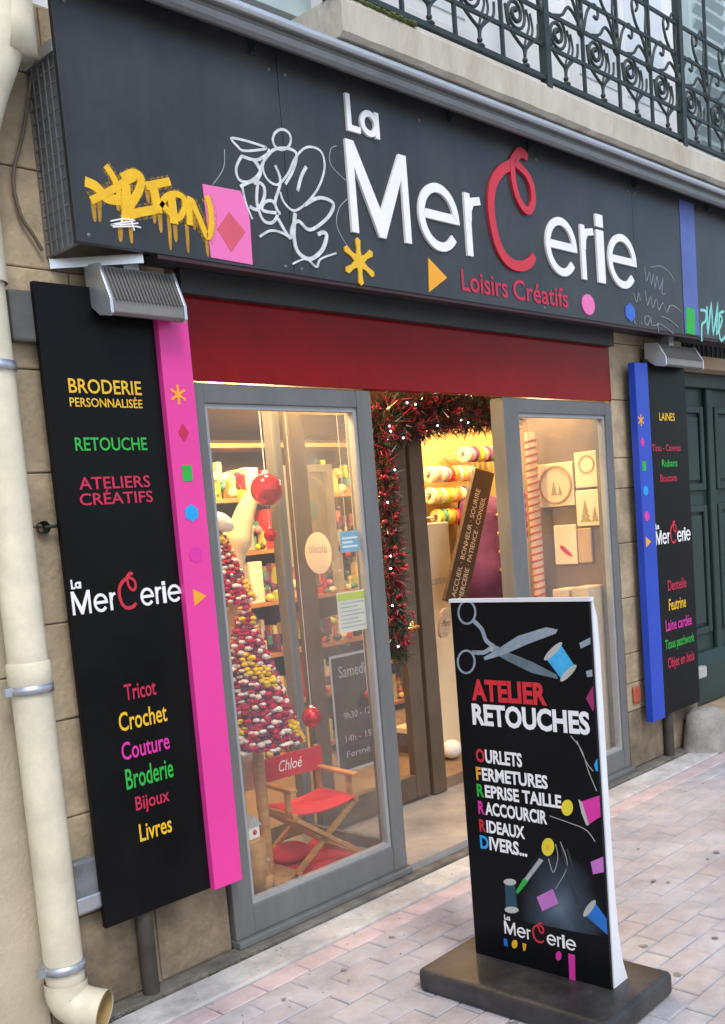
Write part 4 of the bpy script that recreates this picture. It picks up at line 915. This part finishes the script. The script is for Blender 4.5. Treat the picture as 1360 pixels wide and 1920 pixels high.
# purple garment on a stand
c = ony(905, 1040, 1.15); t = thing('dress_form', 'purple garment on a tailor dummy inside the doorway', 'tailor dummy', (c.x, c.y, .11))
b = MB(); zt = ony(905, 925, 1.15).z; b.lathe([(.02, zt+.02), (.05, zt), (.14, zt-.05), (.155, zt-.16), (.12, zt-.34), (.16, zt-.5), (.19, zt-.72), (0.0, zt-.72)], (c.x, c.y, 0), 20); b.build('garment', PURP, t)
b = MB(); b.tube([(c.x, c.y, .14), (c.x, c.y, zt-.6)], .014, 8); b.lathe([(0, .111), (.16, .111), (.15, .14), (0, .145)], (c.x, c.y, 0), 18); b.build('stand', WOOD_D, t)
b = MB(); [b.ball((c.x-.03, c.y-.17, zt-.15-.12*k), .012, 8) for k in range(4)]; b.build('buttons', mat('gold_button', (.7, .5, .2), .3, .1, 8, 0, 60, .8), t)
# counter with goods
a = ony(822, 1372, 1.0); o = thing('counter', 'dark wooden counter with light top inside the doorway', 'counter', (a.x+.6, 1.25, .11)); zc = a.z
bx('top', a.x-.03, a.x+1.3, .98, 1.36, zc-.03, zc+.004, CREAM, o, .003); bx('body', a.x, a.x+1.27, 1.01, 1.36, .111, zc-.0305, WOOD_D, o)
for (px, py, w, hh, M, nm) in ((835, 1235, .16, .42, CREAM, 'tall cream carton on the counter'), (850, 1345, .09, .11, GOODS[3][1], 'low yellow tin on the counter'), (868, 1300, .07, .30, REDF, 'red patterned parcel on the counter'), (900, 1330, .2, .16, CREAM, 'wide cream carton on the counter')):
    p = ony(px, py, 1.08); o = bx('counter_goods', p.x-w/2, p.x+w/2, 1.04, 1.04+w*.8, zc+.0045, zc+.0045+hh, M, None, .006); tag(o, nm, 'box'); recentre(o)
c = ony(852, 1462, .9); b = MB(); b.ball((c.x, .9, .115+.06), .06, 16, None, (1.1, 1, .95), 10); o = b.build('yarn_ball', WHITEF); tag(o, 'white ball of yarn on the floor inside the doorway', 'yarn ball'); recentre(o)

# ------------------------------------------------------------------ right display
tag(bx('display_side_wall', 5.19, 5.2085, .08, .57, .1, 2.42, mat('brown_lining', (.17, .12, .08), .8, .2, 5, .1, 60)), kind='structure')
SWX = 5.19
def card(name, label, px, M, art=None, thick=.02):
    cxp, cyp = (px[0]+px[2])/2, (px[1]+px[3])/2
    ya, yb_ = onx(px[0], cyp, SWX).y, max(.078, onx(px[2], cyp, SWX).y); tp = onx(cxp, px[1], SWX).z; bt = onx(cxp, px[3], SWX).z
    t = thing(name, label, 'picture', (SWX, (ya+yb_)/2, bt))
    bx('panel', SWX-thick, SWX-.0005, yb_, ya, bt, tp, M, t, .006)
    if art: art(t, 0, ya-yb_, bt, tp, lambda u, v, d: (SWX-thick-.0006-d, ya-u, v))
def hoop(t, x0, x1, z0, z1, f):
    b = MB(); cx, cz, r = (x0+x1)/2, (z0+z1)/2, min(x1-x0, z1-z0)*.44; b.ribbon(arc(cx, cz, r, r, 0, 360, 32)[:-1], .01, .008, f, None, True); b.build('embroidery_hoop', WOOD, t); fir(t, cx-r*.5, cx+r*.5, cz-r*.7, cz+r*.5, f)
THR = mat('olive_thread', (.33, .27, .13), .9, .2, 40)
def fir(t, x0, x1, z0, z1, f):
    w, h = x1-x0, z1-z0; m_ = x0+w*.38
    for dx, s in ((0, .75), (.38*w, .5)):
        b = MB(); P = []
        for k in range(4): P.append((m_+dx+w*.32*s*(1-k/4), z0+h*.12+h*.8*s*k/4)); P.append((m_+dx+w*.16*s*(1-k/4), z0+h*.12+h*.8*s*(k+.7)/4))
        P = P+[(m_+dx, z0+h*.12+h*.85*s)]+[(2*(m_+dx)-a, c) for a, c in reversed(P)]
        b.poly(P, .0012, f); b.build('stitched_tree', THR, t)
def wreath(t, x0, x1, z0, z1, f):
    b = MB(); r = (x1-x0)*.3; b.ribbon(arc((x0+x1)/2, (z0+z1)/2+.03, r, r, 0, 360, 24)[:-1], .01, .002, f, None, True); b.build('stitched_wreath', THR, t)
def feather(t, x0, x1, z0, z1, f):
    b = MB(); cx, cz = (x0+x1)/2, z0+(z1-z0)*.35; b.poly([(cx-.04, cz+.035), (cx-.01, cz+.028), (cx+.04, cz-.02), (cx+.05, cz-.04), (cx+.012, cz-.026), (cx-.03, cz+.008)], .0015, f); b.build('stitched_feather', REDT, t)
card('embroidery_picture', 'square cream embroidery with a round hoop and fir trees', (1013, 868, 1079, 950), CREAM, hoop)
card('embroidery_picture', 'tall cream card with a stitched wreath at upper right of the window', (1081, 846, 1127, 914), CREAM, wreath)
card('embroidery_picture', 'cream card with stitched fir trees below the wreath card', (1084, 918, 1130, 986), CREAM, fir)
card('embroidery_picture', 'cream card with a pink stitched feather', (1043, 984, 1085, 1058), CREAM, feather)
card('wooden_plaque', 'rounded brown wooden plaque beside the feather card', (1087, 990, 1113, 1055), mat('light_wood', (.42, .28, .15), .6, .2, 6))
for px, lb in (((1052, 1102, 1085, 1180), 'small beige carton low in the right window'), ((1088, 1098, 1138, 1180), 'wide beige carton low in the right window')):
    ya = onx(px[0], 1120, 5.1).y; yb_ = max(.09, onx(px[2], 1120, 5.1).y); o = bx('display_carton', 5.0, 5.17, yb_, ya-.01, .1005, onx((px[0]+px[2])/2, px[1], 5.1).z, mat('beige_carton', (.55, .42, .28), .8, .1, 8), None, .005); tag(o, lb, 'box'); recentre(o)
# red and cream striped pole
a = ony(990, 810, .5); t = thing('striped_pole', 'tall red and cream twisted pole in the right window', 'pole', (a.x, .5, .1))
b = MB(); b.tube([(a.x+.02, .5, .101), (a.x+.02, .5, a.z)], .034, 14); b.build('pole', mat('cream_pole', (.62, .4, .27), .6, .1, 10), t)
b = MB(); zz = [.12+k*.004 for k in range(int((a.z-.14)/.004))]; b.tube([(a.x+.02+.033*cos(z*150), .5+.033*sin(z*150), z) for z in zz], .007, 6); b.build('red_cord', mat('rust_cord', (.42, .07, .045), .9, .15, 40), t)
# pink trims hanging
b = MB(); p = ony(985, 1000, .75); 
for k in range(5): b.ball((p.x, .75, p.z+.06*k), .022, 8, None, (1, 1, 1.5), 6)
o = b.build('pompom_string', MAG); tag(o, 'string of pink pompoms beside the striped pole', 'pompoms'); recentre(o)

# ------------------------------------------------------------------ ceiling lamps of the shop
def ceiling_spot(label, x, y, power, vis=True):
    t = thing('ceiling_spot', label, 'ceiling light', (x, y, 2.42), 'ceiling spots in the shop')
    b = MB(); b.lathe([(.075, 2.4195), (.08, 2.41), (.06, 2.405), (.055, 2.4195)], (x, y, 0), 20); b.build('ring', ALU_L, t)
    b = MB(); b.lathe([(0, 2.412), (.054, 2.412)], (x, y, 0), 20); b.build('lens', SPOTE, t)
    L = bpy.data.lights.new('spot_light', 'POINT'); L.energy = power*2.3; L.color = (1, .65, .28); L.shadow_soft_size = .06
    lo = bpy.data.objects.new('spot_light', L); COL.objects.link(lo); lo.parent = t; lo.location = (0, 0, -.07)
for lb, x, y, pw in (('ceiling spot above the left window display', 2.62, .3, 12), ('ceiling spot over the crochet trees', 3.0, .42, 9), ('ceiling spot over the left shelves', 3.6, 1.3, 26), ('ceiling spot above the ribbon spools', 4.85, 1.05, 15),
                     ('ceiling spot at the left of the right window', 5.0, .34, 6), ('ceiling spot at the right of the right window', 5.75, .8, 12), ('ceiling spot over the rear shelves', 5.4, 1.95, 34), ('ceiling spot deep in the shop', 7.2, 1.9, 34)):
    ceiling_spot(lb, x, y, pw)

# ------------------------------------------------------------------ drainpipe
dp = thing('drainpipe', 'cream plastic drainpipe with metal collars at the left of the shop', 'drainpipe', (1.5, -.09, .1))
DX, DY, DR = 1.49, -.085, .062
zc = [ony(60, 1290, DY).z, ony(128, 1805, DY).z, ony(12, 690, DY).z]
zb = ony(150, 1868, DY).z
b = MB(); b.tube([(DX, DY, zb+.06), (DX, DY, 2.42)], DR, 24, None, False); b.build('pipe', PVC, dp)
b = MB(); zs = zc[0]+.05; b.lathe([(DR, zs+.035), (DR+.006, zs+.03), (DR+.006, zs-.05), (DR, zs-.055)], (DX, DY, 0), 24); b.build('socket', PVC, dp)
for z in zc:
    b = MB(); b.lathe([(DR+.001, z-.014), (DR+.008, z-.014), (DR+.008, z+.014), (DR+.001, z+.014)], (DX, DY, 0), 24); b.box(DX-DR-.028, DX-DR-.004, DY-.012, DY+.012, z-.013, z+.013); b.box(DX-.012, DX+.012, DY+DR, -.002, z-.01, z+.01); b.build('collar', ZINC, dp)
el = [(DX, DY, zb+.075), (DX, DY, zb+.03), (DX+.008, DY-.012, zb+.0), (DX+.032, DY-.045, zb-.022), (DX+.07, DY-.10, zb-.035)]
b = MB(); b.tube(smooth([Vector(p) for p in el], 5), DR+.006, 24, None, False); b.build('outlet_elbow', PVC, dp)
b = MB(); b.tube(smooth([Vector(p) for p in el], 5), DR-.004, 24, None, False); b.build('outlet_lining', PVC_IN, dp)
e2 = smooth([Vector(p) for p in ((DX, DY, 2.40), (DX, DY, 2.66), (DX+.012, DY-.005, 2.8), (DX+.055, DY-.025, 2.95), (DX+.115, DY-.045, 3.1), (DX+.15, DY-.055, 3.25), (DX+.155, DY-.055, 3.5), (DX+.155, DY-.055, 8.4))], 6)
b = MB(); b.tube(e2, DR+.01, 24, None, False); b.build('upper_pipe', PVC, dp)
b = MB(); b.lathe([(DR+.009, 3.27), (DR+.022, 3.275), (DR+.022, 3.34), (DR+.009, 3.345)], (DX+.155, DY-.055, 0), 24); b.build('upper_socket', PVC, dp)
# hanging cable
cb = MB(); cb.tube(smooth([ony(x, y, -.02) for x, y in ((66, 95), (45, 240), (25, 330), (38, 400), (62, 440), (80, 470))], 6), .006, 8); o = cb.build('hanging_cable', mat('brown_cable', (.13, .1, .07), .6)); tag(o, 'thin brown cable looping down the wall beside the sign end', 'cable'); recentre(o)
# small wall fittings between pipe and panel
p = ony(172, 1655, -.03); t = thing('junction_box', 'dented grey metal box low on the wall behind the black panel', 'junction box', (p.x, -.02, p.z-.08))
bx('casing', p.x-.07, p.x+.16, -.045, -.006, p.z-.07, p.z+.09, mat('dull_metal', (.2, .21, .22), .45, .35, 8, .2, 30, .3), t, .012); bx('lid', p.x-.075, p.x+.16, -.058, -.0455, p.z-.085, p.z-.03, ZINC, t, .008)
p = ony(75, 990, 0); b = MB(); b.lathe([(.022, -.03), (.02, -.012), (.012, .0)], (p.x, 0, p.z), 12, None, True, 'y'); b.tube([(p.x, -.03, p.z), (p.x+.07, -.03, p.z+.004)], .006, 8); o = b.build('wall_hook', IRON); tag(o, 'black iron hook in the wall between drainpipe and black panel', 'hook'); recentre(o)
p = ony(272, 1800, -.01); b = MB(); b.tube([(p.x+.0, -.03, .0), (p.x+.0, -.03, .5)], .03, 12); o = b.build('conduit', mat('conduit_dark', (.05, .042, .034), .8, .4, 8, .2, 40)); tag(o, 'dark conduit on the stone below the black panel', 'conduit'); recentre(o)
p = ony(24, 580, -.03); o = bx('cable_box', p.x-.02, p.x+.09, -.05, -.006, p.z-.1, p.z+.06, mat('box_grey', (.1, .1, .09), .6, .3, 9), None, .01); tag(o, 'small dark box on the wall at the top of the pink panel sign', 'cable box'); recentre(o)
# right pilaster fittings
p = ony(1193, 1303, -.012); o = bx('red_button', p.x-.03, p.x+.045, -.02, -.004, p.z-.05, p.z+.05, mat('faded_red', (.42, .09, .05), .6, .3, 20), None, .012); tag(o, 'small faded red plate on the stone beside the blue strip', 'plate'); recentre(o)
p = ony(1253, 1400, -.02); b = MB(); b.tube([(p.x, -.03, .0), (p.x, -.03, .34)], .03, 12); o = b.build('conduit', MATS['conduit_dark']); tag(o, 'dark conduit on the stone below the blue strip panel', 'conduit'); recentre(o)
# guard stone
g = onz(1318, 1402); rgs = random.Random(8); b = MB(); prof = [(.0, .26), (.07, .255), (.115, .22), (.13, .15), (.14, .06), (.15, -.005)]
N_ = 20; vs = []
for r, z in prof:
    for k in range(N_):
        a = 2*pi*k/N_; q = 1+.06*sin(3*a+z*9)+rgs.uniform(-.03, .03); vs.append((g.x+r*q*cos(a)*1.15, -.12+r*q*sin(a)*.9, max(-.005, z+rgs.uniform(-.006, .006))))
b.add(vs, [(i*N_+k, i*N_+(k+1) % N_, (i+1)*N_+(k+1) % N_, (i+1)*N_+k) for i in range(len(prof)-1) for k in range(N_)], None, True); o = b.build('guard_stone', mat('weathered_stone', (.3, .28, .25), .95, .35, 7, .6, 40)); tag(o, 'weathered rounded guard stone at the corner by the green door', 'guard stone'); recentre(o)

# ------------------------------------------------------------------ green door
gd = thing('green_door', 'dark green panelled double door at the right edge', 'door', (6.9, .3, 0)); GY = .25
bx('leaf', PX1, 7.7, GY, GY+.06, .16, 2.32, DKGREEN, gd)
for (x0, x1, z0, z1) in ((6.2, 6.82, 1.62, 2.2), (6.2, 6.82, .62, 1.52), (7.0, 7.62, 1.62, 2.2), (7.0, 7.62, .62, 1.52)):
    b = MB(); w = .05
    for q in ((x0, x0+w, z0, z1), (x1-w, x1, z0, z1), (x0+w+.0005, x1-w-.0005, z0, z0+w), (x0+w+.0005, x1-w-.0005, z1-w, z1)): b.box(q[0], q[1], GY-.025, GY-.0005, q[2], q[3])
    b.build('moulding', DKGREEN, gd, .008); bx('panel', x0+w+.02, x1-w-.02, GY-.014, GY-.0005, z0+w+.02, z1-w-.02, DKGREEN, gd, .01)
bx('centre_post', 6.86, 6.95, GY-.035, GY-.0005, .16, 2.32, DKGREEN, gd, .01)
b = MB(); extr(b, [(GY-.0005, .16), (GY-.09, .16), (GY-.09, .42), (GY-.03, .5), (GY-.0005, .5)], PX1+.01, 7.69); b.build('plinth', DKGREEN, gd, .006)
bx('transom', PX1+.005, 7.695, GY-.05, GY+.06, 2.3205, 2.42, DKGREEN, gd, .006)
ig = thing('iron_grille', 'black iron grille of hanging scrolls above the green door', 'grille', (6.9, GY, 2.42))
bx('backing', PX1+.002, 7.698, GY+.03, GY+.05, 2.421, 2.72, mat('grille_dark', (.02, .02, .018), .7, .2, 6), ig)
for k in range(22):
    x = PX1+.05+k*.072; b = MB(); b.tube(smooth([Vector((x, GY, 2.71)), Vector((x+.012, GY-.01, 2.6)), Vector((x-.015, GY-.02, 2.5)), Vector((x+.02, GY-.03, 2.44)), Vector((x+.035, GY-.02, 2.465))], 4), .008, 6); b.build('scroll_bar', IRON, ig)
stp = bx('door_step', PX1+.01, 7.9, -.03, GY+.05, -.02, .15, STONE, None, .015); tag(stp, 'worn stone doorstep in front of the green door', 'step'); recentre(stp)
o = bx('step_ledge', PX1+.012, 6.45, .10, GY-.092, .36, .44, GUT, None, .015); tag(o, 'pale stone ledge at the foot of the green door', 'ledge'); recentre(o)

# ------------------------------------------------------------------ pavement sign
HB = .08
bl, br = onz(893, 1787, HB), onz(1147, 1857, HB)
du = (br-bl).normalized(); wid = (br-bl).length; nb = Vector((-du.y, du.x, 0))       # nb points away from the viewer
if nb.dot(bl-CAM) < 0: nb = -nb
HT = 1.306
def onboard(px, py):
    d = ray(px, py); t = (bl-CAM).dot(nb)/d.dot(nb); p = CAM+d*t; return ((p-bl).dot(du), p.z)
zz3 = lambda P: [onboard(760+x/2.2667, 1080+y/2.2667) for x, y in P]
fF = lambda u, v, d: tuple(bl+du*u-nb*d+Vector((0, 0, v-HB)))
ps = thing('pavement_sign', 'black Atelier Retouches pavement sign on a heavy plastic base', 'pavement sign', tuple(bl+du*wid/2+nb*.03)[:2]+(0,))
LB = onz(782, 1816, HB); off0 = (LB-bl).dot(du); dep = -(LB-bl).dot(nb)
b = MB()
def bp(u, w, z): return tuple(bl+du*u+nb*w+Vector((0, 0, z-HB)))
bu0, bu1, bw0, bw1 = off0, (onz(1135, 1916, HB)-bl).dot(du)+.02, -dep, (onz(1274, 1826, HB)-bl).dot(nb)+.01
q = [(bu0, bw0), (bu1, bw0), (bu1, bw1), (bu0, bw1)]
b.add([bp(u, w, 0.001) for u, w in q]+[bp(u, w, HB) for u, w in q], [(0, 1, 2, 3), (7, 6, 5, 4), (0, 4, 5, 1), (1, 5, 6, 2), (2, 6, 7, 3), (3, 7, 4, 0)])
o = b.build('base', RUBBER, ps, .018); o.modifiers['bevel'].segments = 4
# front sheet
TH = .012
b = MB(); b.add([bp(u, w, z) for w in (0, TH) for u, z in ((0, HB+.001), (wid, HB+.001), (wid, HT), (0, HT))], [(0, 1, 2, 3), (7, 6, 5, 4), (0, 4, 5, 1), (1, 5, 6, 2), (2, 6, 7, 3), (3, 7, 4, 0)])
b.build('front_sheet', mat('printed_black', (.005, .0055, .0075), .3, .25, 5, 0, 60, 0, .13), ps)
# white back sheet, bulged and flared at the foot
WS = mat('white_plastic', (.74, .75, .77), .45, .05, 6)
prof = [(HT+.004, .018), (HT-.05, .038), (1.15, .044), (.9, .045), (.6, .046), (.4, .049), (.25, .058), (.15, .074), (HB+.001, .1)]
b = MB(); n = len(prof)
vs = []
for u in (.001, wid+.004):
    vs += [bp(u, TH+.001, z) for z, w in prof]+[bp(u, w, z) for z, w in prof]
fs = []
for e in range(2):
    o_ = e*2*n
    for i in range(n-1): fs.append((o_+i, o_+i+1, o_+n+i+1, o_+n+i))
for i in range(n-1): fs += [(n+i, n+i+1, 3*n+i+1, 3*n+i), (i, i+1, 2*n+i+1, 2*n+i)]
fs += [(0, n, 3*n, 2*n), (n-1, 2*n-1, 4*n-1, 3*n-1)]
b.add(vs, fs); b.build('white_shell', WS, ps)
# top edge
b = MB(); b.add([bp(u, w, z) for w in (-.003, .02) for u, z in ((-.004, HT+.0005), (wid+.006, HT+.0005), (wid+.006, HT+.012), (-.004, HT+.012))], [(0, 1, 2, 3), (7, 6, 5, 4), (0, 4, 5, 1), (1, 5, 6, 2), (2, 6, 7, 3), (3, 7, 4, 0)]); b.build('top_edge', WS, ps)
# print
def btext(s, P, M, d=.0016, off=.02, first=None):
    (xl, yt), (xr, yb_) , (xl2, ybl) = P
    u0, v1 = zz3([(xl, yt)])[0]; u1, _ = zz3([(xr, yb_)])[0]; _, v0 = zz3([(xl2, ybl)])[0]
    b = MB()
    if first:
        w = text_w(s, off); w1 = text_w(s[0], off); gap = .06*1.0
        wr_ = text_w(s[1:], off); tot = w1+gap+wr_
        um = u0+(u1-u0)*w1/tot; un = u0+(u1-u0)*(w1+gap)/tot
        text_into(b, s[0], u0, um, v0, v1, fF, d, first, off); text_into(b, s[1:], un, u1, v0, v1, fF, d, M, off)
    else: text_into(b, s, u0, u1, v0, v1, fF, d, M, off)
    b.build('lettering', None, ps)
RB = mat('bright_red_print', (.62, .02, .035), .45, .06, 9)
btext('ATELIER', [(280, 437), (606, 553), (277, 528)], RB, .002, .04)
btext('RETOUCHES', [(283, 540), (789, 678), (283, 632)], WHITEP, .002, .04)
for s, P, c in (('OURLETS', [(300, 732), (500, 815), (300, 790)], REDP), ('FERMETURES', [(301, 810), (609, 908), (303, 866)], ORA), ('REPRISE TAILLE', [(304, 882), (668, 998), (305, 936)], GRN), ('RACCOURCIR', [(310, 954), (607, 1062), (312, 1010)], MAG), ('RIDEAUX', [(315, 1032), (512, 1120), (316, 1085)], REDP), ('DIVERS...', [(318, 1100), (522, 1198), (320, 1157)], CYA)):
    btext(s, P, WHITEP, .002, .035, c)
def bshape(P, M, d, nm='printed_motif'):
    b = MB(); b.poly([(max(.002, min(wid-.002, u)), v) for u, v in zz3(P)], d, fF); b.build(nm, M, ps)
# blue-grey light patch
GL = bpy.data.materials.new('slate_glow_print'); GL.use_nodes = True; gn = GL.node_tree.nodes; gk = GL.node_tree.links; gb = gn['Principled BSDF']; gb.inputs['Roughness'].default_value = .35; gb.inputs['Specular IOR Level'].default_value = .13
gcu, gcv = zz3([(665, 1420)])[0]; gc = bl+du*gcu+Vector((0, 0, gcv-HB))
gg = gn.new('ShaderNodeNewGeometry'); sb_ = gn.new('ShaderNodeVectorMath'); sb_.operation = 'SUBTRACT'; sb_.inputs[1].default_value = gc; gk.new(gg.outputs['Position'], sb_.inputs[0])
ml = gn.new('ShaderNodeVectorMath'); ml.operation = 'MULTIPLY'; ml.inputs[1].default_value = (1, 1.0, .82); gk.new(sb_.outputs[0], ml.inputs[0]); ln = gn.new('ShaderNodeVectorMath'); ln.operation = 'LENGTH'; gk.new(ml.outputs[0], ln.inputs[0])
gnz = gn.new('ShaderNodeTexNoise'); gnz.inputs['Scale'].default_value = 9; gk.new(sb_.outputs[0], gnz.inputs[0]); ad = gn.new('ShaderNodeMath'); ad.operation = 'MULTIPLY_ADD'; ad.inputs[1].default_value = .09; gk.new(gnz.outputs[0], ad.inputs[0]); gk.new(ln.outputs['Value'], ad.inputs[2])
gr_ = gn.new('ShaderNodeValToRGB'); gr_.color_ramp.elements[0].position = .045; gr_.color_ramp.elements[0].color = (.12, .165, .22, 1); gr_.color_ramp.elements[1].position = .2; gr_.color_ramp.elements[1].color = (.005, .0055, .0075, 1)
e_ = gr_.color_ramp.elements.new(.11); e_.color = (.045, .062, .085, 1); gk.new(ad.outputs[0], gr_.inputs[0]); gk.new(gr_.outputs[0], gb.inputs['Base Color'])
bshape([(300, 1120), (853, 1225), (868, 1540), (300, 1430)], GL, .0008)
def bstroke(P, M, w, d, closed=False, k=5):
    b = MB(); q = zz3(P); b.ribbon(smooth(q, k) if not closed else q, w, d, fF, None, closed); b.build('printed_motif', M, ps)
for c in ((255, 155), (252, 365)):
    bstroke(arc(c[0]+8, c[1], 36, 48, 0, 360, 24)[:-1], STEEL, .007, .0012, True)
bstroke([(285, 185), (325, 225), (345, 275), (380, 300)], STEEL, .014, .0014); bstroke([(285, 325), (335, 325), (370, 305), (400, 310)], STEEL, .014, .0017)
bshape([(335, 345), (395, 310), (480, 255), (600, 218), (650, 228), (640, 245), (520, 290), (420, 335), (340, 358)], STEEL, .0019)
bshape([(380, 300), (440, 325), (540, 365), (645, 420), (650, 438), (540, 412), (430, 358), (372, 322)], mat('steel_dark_print', (.12, .17, .21), .45, .3, 14), .0015)
cc = zz3([(368, 312)])[0]; b = MB(); b.poly(arc(cc[0], cc[1], .008, .008, 0, 360, 12)[:-1], .0025, fF); b.build('printed_motif', GREYT, ps)
def bspool(quad, M, e1, e2, d=.002):
    P = [Vector(p) for p in quad]          # thread body a-b-c-d, ends over a-b and c-d
    bshape([tuple(p) for p in P], M, d)
    a, b_, c, dd = P
    ax = ((a+b_)/2-(c+dd)/2).normalized()
    for p, q, M2, sg_ in ((a, b_, e1, 1), (c, dd, e2, -1)):
        if M2 is None: continue
        m_ = (p+q)/2; h = (p-q)*.62; v = ax*14
        arcp = [tuple(m_+h*cos(pi*2*k/14)+v*sin(pi*2*k/14)*sg_) for k in range(14)]
        bshape(arcp, M2, d+.0006)
LBL = mat('light_blue_print', (.05, .42, .75), .45, .2, 25); SPE = mat('spool_end', (.45, .46, .42), .6, .15, 10); NAVY = mat('teal_dark_print', (.01, .06, .09), .45, .3, 10); ORC = mat('orchid_print', (.5, .16, .5), .45, .15, 12); BLU = mat('cobalt_print', (.01, .16, .55), .45, .2, 12)
bspool([(600, 350), (660, 290), (722, 385), (668, 440)], LBL, SPE, SPE)
bspool([(745, 960), (838, 935), (845, 1025), (775, 1060)], MAG, None, None); bspool([(770, 520), (825, 470), (828, 560), (800, 575)], mat('dark_rose_print', (.3, .02, .12), .5, .1, 10), None, None)
bshape([(738, 950), (755, 965), (782, 1058), (772, 1060), (752, 1010)], SPE, .0024)
bspool([(425, 1300), (468, 1302), (478, 1420), (430, 1418)], NAVY, SPE, SPE)
bspool([(560, 1365), (628, 1330), (652, 1392), (585, 1425)], ORC, None, None); bspool([(790, 1215), (850, 1195), (853, 1260), (800, 1268)], ORC, None, None)
bspool([(765, 1440), (805, 1385), (866, 1460), (862, 1525)], BLU, SPE, None); bspool([(742, 285), (805, 262), (812, 290), (748, 308)], STEEL, None, None); bspool([(770, 405), (815, 398), (816, 428), (775, 430)], STEEL, None, None)
bshape([(805, 800), (830, 778), (834, 832), (812, 828)], CYA, .002)
for c, r in (((690, 985), (24, 34)), ((608, 1152), (26, 38))): bshape(arc(c[0], c[1], r[0], r[1], 0, 360, 18)[:-1], mat('button_yellow', (.7, .58, .03), .45, .15, 12), .0026)
bshape(arc(608, 1152, 9, 13, 0, 360, 12)[:-1], YEL, .0032)
bshape([(572, 1200), (588, 1210), (520, 1300), (505, 1290)], GREYT, .002); bshape([(505, 1285), (525, 1298), (480, 1352), (472, 1340)], GRN, .0022)
for P in ([(640, 1140), (650, 1200), (630, 1260), (610, 1200)], [(660, 1130), (690, 1230), (640, 1330)], [(705, 680), (750, 740), (780, 830), (815, 915)], [(730, 700), (770, 790), (800, 830)], [(615, 1020), (700, 1050), (770, 1080), (808, 1130)]): bstroke(P, GREYT, .0022, .0012)
for P in ([(665, 1150), (700, 1280), (735, 1390)], [(690, 1160), (720, 1260), (745, 1340)]): bstroke(P, mat('needle_dark', (.02, .025, .03), .3), .006, .0024)
m0, m1 = zz3([(427, 1515)])[0], zz3([(728, 1600)])[0]; mt = zz3([(430, 1440)])[0]
mini_logo(ps, m0[0], m1[0], (m0[1]+m1[1])/2+.0, mt[1]+.0, fF, .002, 1.0)
bshape([(695, 1605), (722, 1612), (724, 1720), (700, 1722)], MAG, .002); bshape(arc(653, 1615, 12, 20, 0, 360, 12)[:-1], MAG, .002); bshape([(420, 1540), (434, 1545), (436, 1575), (422, 1570)], BLU, .002); bshape(arc(466, 1565, 12, 18, 0, 360, 10)[:-1], YEL, .002); bshape([(500, 1560), (515, 1566), (512, 1590), (504, 1595)], ORA, .002)
